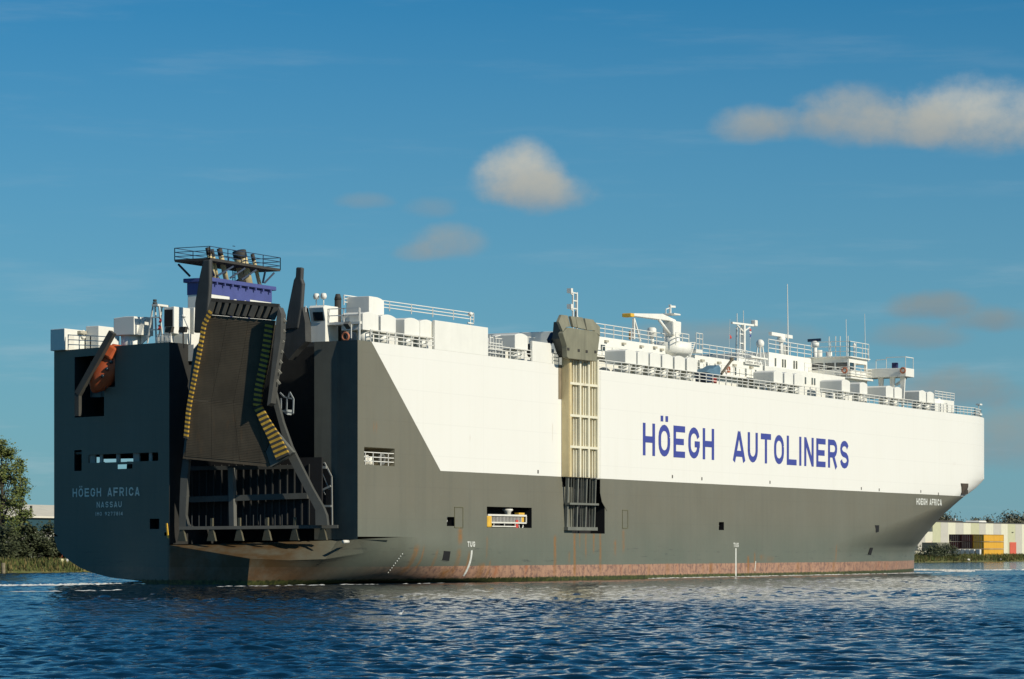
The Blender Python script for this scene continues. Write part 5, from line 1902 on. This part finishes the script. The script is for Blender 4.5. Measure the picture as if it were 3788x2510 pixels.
# rescue boat station on the starboard deck edge
yq = .9
p0, p1 = S(2613, 1412, yq), S(2668, 1412, yq)
rbt = thing('rescue_boat', 'small dark rescue boat under a blue grey cover on the starboard deck edge', 'boat', (p0.x, yq, ZD))
m = MB().prism([(p0.x, yq, ZD + 1.3), (p0.x + 1.0, yq, ZD + 1.75), (p1.x - 2.2, yq, ZD + 1.8), (p1.x - .6, yq, ZD + 2.3), (p1.x, yq, ZD + 2.0), (p1.x - .2, yq, ZD + 1.2), (p1.x - .6, yq, ZD + 1.0)], (0, 1.5, 0))
m.build('boat_cover', BDAV, rbt, bevel=.1)
m = MB().prism([(p0.x + .1, yq + .1, ZD + .25), (p1.x - 2.0, yq + .1, ZD + .25), (p1.x - 1.2, yq + .1, ZD + 1.25), (p0.x, yq + .1, ZD + 1.25)], (0, 1.3, 0))
m.build('boat_hull', DKBLUE, rbt, bevel=.1)
MB().box((X(2635, yq), yq - .05, ZD + .2), (X(2650, yq), yq + .08, ZD + .8)).build('engine_cover', REDP, rbt)
m = MB().bar(S(2668, 1383, yq), S(2707, 1330, yq), .22).lathe(S(2707, 1330, yq), [(0, -.2), (.25, -.1), (.25, .2), (0, .3)], 8)
m.build('boat_davit', mat('davit_brown', (.16, .14, .10), .6, .1), ship)


def life_ring(c, axis, label):
    m = MB().torus((0, 0, 0), .32, .11, 18, 8, axis)
    o = m.build('life_ring', mat('ring_orange', (.42, .15, .08), .5, .1), None, True)
    o.location = c
    tag(o, label, 'life ring', 'life rings on the ship')
    return o


life_ring(T(3340, 1369, 138.3), 'x', 'orange life ring on the end of the bridge wing')
life_ring(T(3124, 1369, WX0 - 1.35), 'x', 'dull red life ring on the rail under the wheelhouse windows')
life_ring(T(1278, 1244, 1.0), 'x', 'brownish life ring beside the control cabin at the starboard stern corner')
life_ring(S(2695, 1365, YA - .3), 'y', 'faded life ring on the white house wall above the rescue boat')


def flag(pts_col, label, name='flag'):
    m = MB()
    cols = []
    for q, mt in pts_col:
        m.cur = len(cols)
        cols.append(mt)
        rows = []
        (a, b, c, d) = q
        for i in range(5):
            f = i / 4
            wob = Vector((.06 * math.sin(f * 6), .08 * math.cos(f * 5), 0))
            rows.append([Vector(a).lerp(Vector(d), f) + wob, Vector(b).lerp(Vector(c), f) + wob])
        m.grid(rows)
    o = m.build(name, cols, None, fix=False)
    tag(o, label, 'flag')
    return o


FR = mat('flag_red', (.50, .05, .04), .8)
FB = mat('flag_blue', (.03, .05, .22), .8)
FWH = mat('flag_white', (.7, .7, .68), .8)
xq = -2.15
flag([((T(589, 1173, xq), T(596, 1174, xq), T(597, 1194, xq), T(587, 1192, xq)), FR)], 'small red flag drooping from the stern signal tower, upper of two')
flag([((T(586, 1202, xq), T(594, 1201, xq), T(593, 1220, xq), T(583, 1218, xq)), FR)], 'small red flag drooping from the stern signal tower, lower of two')
flag([((S(2699, 1237, YM), S(2704, 1239, YM), S(2706, 1252, YM), S(2699, 1252, YM)), FR)], 'tiny red flag flying left of the main mast ahead of the crane')
flag([((S(2773, 1213, YM), S(2778, 1215, YM), S(2779, 1224, YM), S(2772, 1224, YM)), FR), ((S(2772, 1224, YM), S(2779, 1224, YM), S(2779, 1234, YM), S(2773, 1234, YM)), FWH), ((S(2773, 1234, YM), S(2779, 1234, YM), S(2776, 1247, YM), S(2773, 1246, YM)), FB)],
     'red white and blue flag hanging limp right of the main mast')
m = MB()
m.bar(S(2696, 1325, YM), S(2700, 1180, YM), .03)
m.bar(S(2774, 1325, YM), S(2776, 1203, YM), .03)
m.build('halyard', RAIL, ship)

# ================================================================== FOAM AND GULL
FOAM = mat('foam_white', (.72, .72, .68), .9, .15, 3)


def foam(name, path, width, n, seed, h=.05):
    rg = random.Random(seed)
    m = MB()
    seg = []
    for k in range(n):
        i = rg.randrange(len(path) - 1)
        f = rg.random()
        a, b = Vector(path[i]), Vector(path[i + 1])
        p = a.lerp(b, f)
        d = (b - a).normalized()
        nrm = Vector((-d.y, d.x, 0))
        p = p + nrm * rg.gauss(0, width) + Vector((0, 0, rg.uniform(.03, .05)))
        l_, w_, hh = rg.uniform(.15, .9), rg.uniform(.08, .3), rg.uniform(.25, 1) * h
        q = [p + d * (l_ * math.cos(t)) * rg.uniform(.7, 1.2) + nrm * (w_ * math.sin(t)) * rg.uniform(.7, 1.2) for t in np.linspace(0, 2 * math.pi, 8)[:-1]]
        kx = len(m.v)
        m.add(q + [p + Vector((rg.uniform(-.1, .1), 0, hh))], [(i_, (i_ + 1) % 7, 7) for i_ in range(7)])
    o = m.build(name, FOAM, None, True)
    tag(o, kind='stuff')
    return o


def Gd(px, py):
    d = ray(px, py)
    k = (0 - CAMP[2]) / d[2]
    return (CAMP[0] + k * d[0], CAMP[1] + k * d[1], 0)


foam('wake_foam', [Gd(-40, 2168), Gd(150, 2166), Gd(330, 2162), Gd(520, 2156), Gd(690, 2152)], 1.0, 300, 1, .12)
foam('wake_foam', [Gd(60, 2189), Gd(250, 2188), Gd(480, 2183)], .8, 22, 2, .05)
foam('wake_foam', [Gd(740, 2172), Gd(980, 2168), Gd(1300, 2163), Gd(1650, 2157)], .7, 36, 3, .05)
foam('wake_foam', [Gd(545, 2152), Gd(600, 2151), Gd(690, 2151)], .5, 160, 8, .3)
foam('bow_foam', [(165, 1.8, 0), (176, 5, 0), (184, 10, 0), (188, 15, 0), (190, 18, 0)], .8, 520, 4, .25)
foam('bow_foam', [(188, 12, 0), (198, 6, 0), (212, -3, 0)], .9, 200, 5, .16)
foam('hull_foam', [(60, -.4, 0), (100, -.5, 0), (150, -.5, 0)], .3, 350, 6, .08)

gl = Gd(1478, 2276)
gull = thing('seagull', 'white seagull sitting on the dark water below the ship side', 'bird', gl)
gx, gy = gl[0], gl[1]
rt3 = Vector((RGT[0], RGT[1], 0))
up3 = Vector((0, 0, 1))
m = MB()
rows = []
g0 = Vector((gx, gy, .07))
for f, rr, dz_ in ((-.34, .01, .10), (-.22, .05, .07), (-.08, .10, .03), (.06, .115, .02), (.16, .09, .05), (.22, .055, .13), (.245, .05, .2), (.27, .055, .25), (.31, .035, .25), (.335, .008, .24)):
    c = g0 + rt3 * f * .58 + up3 * dz_ * .55
    n2 = Vector((-RGT[1], RGT[0], 0))
    rows.append([c + n2 * (rr * .58 * math.cos(2 * math.pi * k / 10)) + up3 * (rr * .58 * math.sin(2 * math.pi * k / 10)) for k in range(11)])
m.grid(rows)
m.build('body', mat('gull_white', (.75, .75, .72), .8), gull, True)
MB().cyl(g0 + rt3 * .195 + up3 * .135, g0 + rt3 * .24 + up3 * .128, .010, .003, 6).build('beak', YEL, gull)
c = g0 - rt3 * .04 + up3 * .05
MB().prism([c + rt3 * .10, c - rt3 * .20 + up3 * .04, c - rt3 * .08 + up3 * .055], Vector((FWD[0], FWD[1], 0)) * -.065).build('wing', mat('gull_grey', (.35, .36, .37), .8), gull)

# ================================================================== FAR BANK
def ground_material():
    mm = bpy.data.materials.new('bank_grass')
    mm.use_nodes = True
    t = NT(mm.node_tree)
    b = t.n['Principled BSDF']
    o = t.new('ShaderNodeTexCoord').outputs['Object']
    n1 = t.noise(o, .35, 5, .6)
    n2 = t.noise(o, 3.0, 4, .6)
    c = t.mix(t.mapr(n1, .35, .65), (.075, .095, .022), (.15, .125, .04))
    c = t.mix(t.mapr(n2, .5, .75, 0, .5), c, (.04, .05, .015))
    t.l.new(c, b.inputs['Base Color'])
    b.inputs['Roughness'].default_value = .9
    return mm


GRASS = ground_material()
YB = 105.0
rg = random.Random(5)
m = MB()
xsb = list(np.linspace(-700, 1400, 300))
prof = [(0, -1.5), (.3, .15), (2.0, .8), (5, 1.25), (9, 1.4), (60, 1.5), (600, 2.0), (3500, 3.0)]
m.grid([[(x, YB + d + (rg.uniform(-.5, .5) if d < 6 else 0), z + (rg.uniform(-.12, .12) if 0 < z < 1.3 else 0)) for d, z in prof] for x in xsb])
bank = m.build('ground', GRASS, None, True)
tag(bank, kind='structure')
# grass and reeds along the water's edge
m = MB()
m.cur = 0


def blades(x0, x1, n, y0, y1, h0, h1, seed):
    r = random.Random(seed)
    for k in range(n):
        x, y = r.uniform(x0, x1), YB + r.uniform(y0, y1)
        z = float(np.interp(y - YB, [p[0] for p in prof], [p[1] for p in prof])) - .05
        h = r.uniform(h0, h1)
        a = r.uniform(0, 3.14)
        w = r.uniform(.06, .16)
        m.cur = r.choice((0, 0, 1, 2))
        m.add([(x - w * math.cos(a), y - w * math.sin(a), z), (x + w * math.cos(a), y + w * math.sin(a), z), (x + r.uniform(-.2, .2), y + r.uniform(-.2, .2), z + h)], [(0, 1, 2)])


blades(60, 140, 9000, .2, 9, .25, .85, 1)
blades(410, 600, 12000, .2, 8, .3, 1.0, 2)
gb = m.build('reeds', [mat('reed_green', (.085, .105, .025), .9, .3, .3), mat('reed_straw', (.19, .15, .055), .9, .3, .3), mat('reed_dark', (.04, .05, .015), .9, .3, .3)], None, fix=False)
tag(gb, kind='stuff')


def leaf_material(name, c0, c1):
    mm = bpy.data.materials.new(name)
    mm.use_nodes = True
    t = NT(mm.node_tree)
    b = t.n['Principled BSDF']
    o = t.new('ShaderNodeTexCoord').outputs['Object']
    n1 = t.noise(o, .5, 4, .6)
    t.l.new(t.mix(t.mapr(n1, .35, .65), c0, c1), b.inputs['Base Color'])
    b.inputs['Roughness'].default_value = .7
    return mm


LEAFS = [leaf_material('leaf_olive', (.075, .110, .020), (.135, .150, .035)), leaf_material('leaf_dark', (.026, .038, .013), (.058, .068, .022)), leaf_material('leaf_hazy_brown', (.085, .09, .055), (.15, .14, .085))]  # brown leaf tone is paled to paint in distance haze
BARK = mat('bark', (.06, .05, .04), .9, .3)


def tree(x, y, h, w, label, nleaf=2500, mtl=0, bush=False, cat='tree', lobes=16, seed=0, open_=1.0, group=None, leaf=.35):
    r = random.Random(seed)
    z0 = 1.35
    root = thing('bush' if bush else 'tree', label, cat, (x, y, z0), group)
    m = MB()
    th = h * (.12 if bush else .30)
    m.cyl((x, y, z0 - .3), (x + .1, y, z0 + th), .022 * h, .015 * h, 8)
    tips = []
    m.cyl((x + .1, y, z0 + th), (x, y, z0 + h * .88), .015 * h, .004 * h, 6)
    for k in range(lobes):
        f = r.uniform(.12 if bush else .25, .95)
        ang = r.uniform(0, 6.283)
        env = math.sin(math.pi * min(1, .18 + f * .80)) ** .7
        rr = w * .5 * env * r.uniform(.35, 1.0)
        p = Vector((x + rr * math.cos(ang), y + rr * math.sin(ang), z0 + h * f))
        tips.append((p, w * r.uniform(.10, .22) * (1.15 - .5 * f)))
        m.cyl((x + .05, y, z0 + max(th * .6, h * f * .62)), p, .006 * h, .002 * h, 5)
    tips.append((Vector((x, y, z0 + h * .93)), w * .10))
    m.build('trunk', BARK, root)
    c = MB()
    for k in range(nleaf):
        p, s_ = r.choice(tips)
        q = p + Vector((r.gauss(0, 1), r.gauss(0, 1), r.gauss(0, 1) * .9)) * s_ * open_
        if q.z < z0:
            q.z = z0 + r.random() * .5
        a = Vector((r.gauss(0, 1), r.gauss(0, 1), r.gauss(0, 1))).normalized()
        b = a.orthogonal().normalized()
        l_ = leaf * r.uniform(.6, 1.3)
        c.add([q - a * l_, q + b * l_ * .55, q + a * l_, q - b * l_ * .55], [(0, 1, 2, 3)])
    c.build('crown', LEAFS[mtl], root, fix=False)
    return root


def at(px, y):
    return X(px, y)


tree(at(6, 121), 121, 17.6, 5.6, 'tall loose olive green tree at the left edge of the far bank', 5200, 0, lobes=26, seed=3, leaf=.22, open_=.85)
tree(at(74, 124), 124, 15.2, 3.4, 'slimmer olive green tree right beside the tallest tree at the left edge', 3200, 0, lobes=20, seed=9, leaf=.22, open_=.85)
tree(at(-70, 126), 126, 15, 7, 'broad olive tree partly cut off by the left edge', 3000, 0, lobes=18, seed=12, leaf=.25)
bl = [(12, 116, 4.6, 4.5, 'dark round bush under the tall tree at the left edge'), (52, 118, 3.3, 4.2, 'dark bush in front of the blue green wall, second from the left edge'), (106, 117, 5.0, 3.0, 'narrow dark bush whose tip reaches the pale roof edge'),
      (146, 116, 3.2, 4.2, 'low dark bush between the pointed bush and the ship stern'), (184, 118, 5.2, 4.0, 'tall dark bush touching the port edge of the ship stern'), (218, 115, 2.9, 3.6, 'low dark bush behind the ship stern curve')]
for i, (px, y, h, w, lab) in enumerate(bl):
    tree(at(px, y), y, h, w, lab, 2600, 1, True, 'bush', 16, 20 + i, leaf=.22, group='bushes on the far bank')

# left warehouse
TEAL = mat('teal_cladding', (.022, .065, .085), .6, .1, streak=.2)
ROOFW = mat('pale_roof', (.62, .58, .47), .7, .08)
yw_ = 140.0
lwh = thing('warehouse', 'low blue green warehouse with a pale pitched roof behind the bushes at left', 'building', (at(100, yw_), yw_, 1.4))
zE, zR_ = Z(23, 1913, yw_), Z(115, 1867, yw_)
x0, x1 = at(22, yw_), at(520, yw_)
MB().box((x0, yw_, 5.9), (x1, yw_ + 16, zE)).build('upper_wall', TEAL, lwh)
MB().box((x0 + .2, yw_ + .15, 1.2), (x1, yw_ + 15.8, 5.88)).build('lower_wall', mat('pale_wall', (.55, .54, .48), .8, .08), lwh)
m = MB().prism([(x0 - .4, yw_ - .5, zE), (x1, yw_ - .5, zE), (x1, yw_ + 8, zR_), (x0 + 7.5, yw_ + 8, zR_)], (0, .1, .25))
m.build('roof', ROOFW, lwh)
MB().box((at(177, yw_) - .1, yw_ + 3, zE + .6), (at(177, yw_) + .15, yw_ + 3.3, zE + 1.9)).build('roof_vent', SOOT, lwh)
MB().prism([(at(-140, 165), 165, 1.3), (at(116, 165), 165, 1.3), (at(116, 165), 165, Z(100, 1868, 165) - .3), (at(50, 165), 165, Z(100, 1867, 165)), (at(-140, 165), 165, Z(100, 1867, 165))], (0, 20, 0)).build('rear_shed', mat('dark_roofing', (.07, .068, .06), .8), lwh)

po = MB().cyl((at(12, 104.4), 104.4, -1), (at(12, 104.4), 104.4, Z(12, 2081, 104.4)), .28, .26, 10).build('mooring_post', mat('old_timber', (.20, .17, .11), .9, .25, 2), None, True)
tag(po, 'weathered timber mooring post at the water edge far left', 'post')
for i, (px, w_, mt, lab) in enumerate(((231, .28, 'cream', 'pale yellow marker post left of the white one, on the grassy bank by the stern'), (250, .2, 'white', 'thin white marker post right of the yellow one, on the grassy bank by the stern'))):
    yq = 110.0
    o = MB().box((at(px, yq) - w_, yq, 1.0), (at(px, yq) + w_, yq + .4, Z(px, 2066, yq))).build('marker_post', mat('marker_' + mt, (.68, .62, .34) if mt == 'cream' else (.78, .76, .70), .7, .1), None, bevel=.03)
    tag(o, lab, 'post')
yq = 114.0
rs = thing('red_hut', 'small red hut on the far bank half hidden by the stern curve', 'hut', (at(250, yq), yq, 1.3))
MB().box((at(222, yq), yq, 1.2), (at(300, yq), yq + 3, Z(240, 2049, yq))).build('wall', mat('faded_red', (.42, .10, .06), .8, .15, 2), rs)
MB().box((at(219, yq), yq - .2, Z(240, 2049, yq)), (at(303, yq), yq + 3.2, Z(240, 2047, yq))).build('roof', mat('dark_red_roof', (.22, .06, .04), .8), rs)

# right warehouse: strip of tall wall panels
yw_ = 135.0
rwh = thing('warehouse', 'long low warehouse with vertical cream, grey and pale green panels right of the bow', 'building', (at(3600, yw_), yw_, 1.4))
zT, zB_ = Z(3600, 1933, yw_), 1.3
PC = {'g': mat('panel_green', (.50, .50, .33), .7, .05), 's': mat('panel_grey', (.50, .48, .42), .7, .05), 'c': mat('panel_cream', (.66, .64, .50), .7, .05)}
ed = [3395, 3422, 3450, 3480, 3507, 3535, 3564, 3591.5, 3622, 3646, 3675, 3703.5, 3728, 3756, 3780, 3812, 3845, 3880]
cc = 'sc' + 'gscscgscscgscgs'
for k in range(len(ed) - 1):
    xa, xb = at(ed[k], yw_), at(ed[k + 1], yw_)
    low = ed[k] < 3449
    yy = yw_ - (0 if not low else 4)
    if low:
        xa, xb = at(ed[k], yy), at(ed[k + 1], yy)
    MB().box((xa + .03, yy, zB_), (xb - .03, yy + .25, zT if not low else Z(3440, 1966, yy))).build('wall_panel', PC[cc[k % len(cc)]], rwh)
MB().box((at(3450, yw_), yw_ + .26, zB_), (at(3880, yw_), yw_ + 40, zT - .1)).build('wall', PC['s'], rwh)
MB().box((at(3395, yw_ - 4), yw_ - 3.7, zB_), (at(3450, yw_ - 4), yw_ + 10, Z(3440, 1966, yw_ - 4) - .1)).build('wall', PC['s'], rwh)
MB().box((at(3440, yw_), yw_ - .15, zT), (at(3880, yw_), yw_ + 40, zT + .2)).build('roof_edge', mat('roof_edge_dark', (.09, .085, .08), .7), rwh)
MB().box((at(3475, yw_), yw_ + 2, zT + .2), (at(3587, yw_), yw_ + 6, zT + .55)).build('roof_plant', SOOT, rwh)
m = MB().prism([(at(3659, yw_), yw_ + 3, zT + .2), (at(3688, yw_), yw_ + 3, zT + .2), (at(3684, yw_), yw_ + 3, zT + .75), (at(3661, yw_), yw_ + 3, zT + .75)], (0, 4, 0))
m.build('roof_light', WHITE, rwh)
MB().box((at(3572, yw_), yw_ + 3, zT + .2), (at(3574, yw_), yw_ + 3.4, zT + 1.2)).build('roof_vent', WHITE, rwh)
RD = mat('red_door', (.62, .12, .07), .5, .06)
MB().box((at(3426, yw_ - 4), yw_ - 4.2, Z(3440, 2035, yw_ - 4)), (at(3449, yw_ - 4), yw_ - 4.02, Z(3440, 2006, yw_ - 4))).build('door', RD, rwh)
MB().box((at(3734, yw_), yw_ - .2, zB_), (at(3757, yw_), yw_ - .02, Z(3745, 2005, yw_))).build('door', RD, rwh)
MB().box((at(3742, yw_), yw_ - .3, Z(3745, 1969, yw_)), (at(3747, yw_), yw_ - .02, Z(3745, 1967, yw_))).build('wall_lamp', SOOT, rwh)

# containers
YC0 = 112.0
mt_col = {'container_yellow': (.66, .36, .035), 'container_maroon': (.13, .028, .022), 'container_brown': (.09, .035, .028)}
CYEL = mat('container_yellow', (.66, .36, .035), .5, .07, .6, streak=.25, rust=.2)
CMAR = mat('container_maroon', (.13, .028, .022), .55, .12, .6, streak=.3)
CBRN = mat('container_brown', (.09, .035, .028), .55, .12, .6, streak=.3)
cx0, cx1 = at(3639, YC0), at(3713, YC0)
zg = 1.35
ztop = Z(3640, 1975, YC0)
ch = (ztop - zg) / 3


def container(x0, x1, y0, y1, z0, z1, mt, label, group):
    root = thing('shipping_container', label, 'container', ((x0 + x1) / 2, (y0 + y1) / 2, z0), group)
    m = MB()
    n = int((x1 - x0) / .45)
    for yy, s_ in ((y0, 1), (y1, -1)):
        row0, row1 = [], []
        for k in range(n * 4 + 1):
            x = x0 + .1 + (x1 - x0 - .2) * k / (n * 4)
            d = .05 if (k % 4) in (1, 2) else .0
            row0.append((x, yy + s_ * (.02 + d), z0 + .12))
            row1.append((x, yy + s_ * (.02 + d), z1 - .1))
        m.grid([row0, row1])
    for xx, s_ in ((x0, 1), (x1, -1)):
        m.add([(xx + s_ * .04, y0, z0 + .1), (xx + s_ * .04, y1, z0 + .1), (xx + s_ * .04, y1, z1 - .05), (xx + s_ * .04, y0, z1 - .05)], [(0, 1, 2, 3)])
    m.add([(x0, y0, z1 - .06), (x1, y0, z1 - .06), (x1, y1, z1 - .06), (x0, y1, z1 - .06)], [(0, 1, 2, 3)])
    m.build('body', mt, root)
    f = MB()
    for xx in (x0 + .06, x1 - .06):
        for yy in (y0 + .06, y1 - .06):
            f.bar((xx, yy, z0 + .04), (xx, yy, z1 - .04), .16)
    for zz in (z0 + .08, z1 - .08):
        for yy in (y0 + .06, y1 - .06):
            f.bar((x0, yy, zz), (x1, yy, zz), .15)
        for xx in (x0 + .06, x1 - .06):
            f.bar((xx, y0, zz), (xx, y1, zz), .15)
    f.build('frame', mat('frame_' + mt.name, tuple(x * .55 for x in mt_col[mt.name]), .6, .1), root)
    d = MB()
    for k in range(4):
        yy = y0 + (y1 - y0) * (k + 1) / 5
        d.bar((x0 - .03, yy, z0 + .15), (x0 - .03, yy, z1 - .15), .05)
    d.build('lock_rods', mat('rod_grey', (.25, .24, .22), .4), root)


lv = ['bottom', 'middle', 'top']
for k in range(3):
    container(cx0, cx1, YC0, YC0 + 2.9, zg + ch * k, zg + ch * (k + 1) - .08, CYEL, 'yellow shipping container, ' + lv[k] + ' of the stack on the far bank right of the bow', 'yellow stacked containers')
for j in range(2):
    for k in range(3):
        y0 = YC0 + 3.15 * (j + 1)
        container(cx0 - .2, cx1 - 2, y0, y0 + 2.9, zg + ch * k, zg + ch * (k + 1) - .03, CMAR if (j + k) % 2 == 0 else CBRN,
                  'dark maroon container, %s of the %s stack behind the yellow containers' % (lv[k], ['nearer', 'farther'][j]), 'dark red stacked containers')
# white liquid totes in front of the dark container ends
for k in range(6):
    yy = YC0 + 6.6 - k * 1.28 - (.25 if k == 5 else 0)
    xx = cx0 - 3.2
    z1 = zg + 1.75
    r_ = thing('bulk_tote', 'white caged liquid tote before the dark containers, %s from the left in the row' % ['first', 'second', 'third', 'fourth', 'fifth', 'sixth'][k], 'tote', (xx, yy, zg), 'white totes in a row')
    MB().box((xx, yy, zg + .15), (xx + 1.1, yy + 1.05, z1)).build('tank', mat('tote_white', (.70, .70, .66), .5, .06), r_, bevel=.08)
    MB().box((xx - .03, yy - .03, zg - .1), (xx + 1.13, yy + 1.08, zg + .13)).build('pallet', mat('pallet_grey', (.2, .19, .17), .8), r_)
    m = MB()
    for q in range(4):
        m.bar((xx - .04, yy + .05 + .3 * q, zg + .1), (xx - .04, yy + .05 + .3 * q, z1), .04)
    m.build('cage', mat('cage_steel', (.35, .35, .34), .4), r_)

# low wall, grey shed and dark hedge left of the containers
yq = 112.5
wl = thing('concrete_wall', 'low pale concrete wall on the far bank just right of the stem', 'wall', (at(3410, yq), yq, 1.2))
MB().box((at(3370, yq), yq, .9), (at(3402, yq), yq + .4, Z(3400, 2036, yq))).build('wall_section', PC['c'], wl)
MB().box((at(3407, yq), yq + .1, .9), (at(3455, yq), yq + .5, Z(3400, 2036.5, yq))).build('wall_section', PC['c'], wl)
MB().box((at(3403, yq), yq - .1, .9), (at(3406.5, yq), yq + .6, Z(3400, 2034, yq))).build('wall_pier', PC['s'], wl)
yq = 116
sh = thing('grey_shed', 'plain grey shed between the low wall and the dark containers', 'shed', (at(3480, yq), yq, 1.3))
MB().box((at(3457, yq), yq, 1.2), (at(3520, yq), yq + 4, Z(3480, 2036, yq))).build('wall', mat('shed_grey', (.16, .16, .14), .8, .12, 1), sh)
MB().box((at(3452, yq + 6), yq + 5, 1.2), (at(3514, yq + 6), yq + 9, Z(3480, 2006, yq + 6))).build('rear_wall', mat('shed_olive', (.17, .17, .13), .8, .12, 1), sh)
for i, (px, h, w, lab) in enumerate(((3440, 1.8, 5, 'low green bush at the foot of the pale concrete wall'), (3500, 2.4, 6, 'low dark bush at the foot of the grey shed'), (3472, 2.0, 5, 'low green bush between wall and grey shed'))):
    tree(at(px, 109), 109, h, w, lab, 900, 1, True, 'bush', 9, 60 + i, leaf=.25, group='low bushes by the right bank')
for i, (px, py, lab) in enumerate(((3582, 2073, 'larger pale boulder at the water edge below the containers'), (3702, 2073, 'small pale boulder at the water edge right of the containers'))):
    bmk = bmesh.new()
    bmesh.ops.create_icosphere(bmk, subdivisions=2, radius=.42 if i == 0 else .3)
    rr = random.Random(i)
    for v in bmk.verts:
        v.co *= rr.uniform(.82, 1.15)
        v.co.z *= .8
    me_ = bpy.data.meshes.new('boulder')
    bmk.to_mesh(me_)
    bmk.free()
    me_.materials.append(mat('pale_stone', (.6, .58, .5), .8, .1, 2))
    o = bpy.data.objects.new('boulder', me_)
    o.location = (at(px, YB + .8), YB + .8, .5)
    o.scale = (1.4, 1, 1)
    COL.objects.link(o)
    tag(o, lab, 'rock')
tr = [(3490, 3, 'rounded brown green tree behind the warehouse roof nearest the bow', 8.6, 13), (3535, 2, 'thin hazy tree behind the roof between bow and white roof light', 6.4, 9), (3618, 4, 'pale bare tree left of the white roof light', 8.6, 8), (3650, 5, 'pale bare tree just behind the white roof light', 8.8, 9),
      (3697, 6, 'dark rounded tree right of the white roof light', 7.8, 8), (3740, 7, 'largest dark tree near the right edge behind the warehouse', 9.6, 12), (3786, 8, 'dark tree cut by the right edge', 9.2, 10), (3440, 9, 'hazy tree behind the flare of the bow', 10.0, 14)]
for px, sd_, lab, h, w in tr:
    yq = 185.0
    hz = h * 1.28
    tree(at(px, yq), yq, hz, w * 1.25, lab, 5200, 2, False, 'tree', 14, 80 + sd_, leaf=.40, open_=.8, group='trees behind the right warehouse')
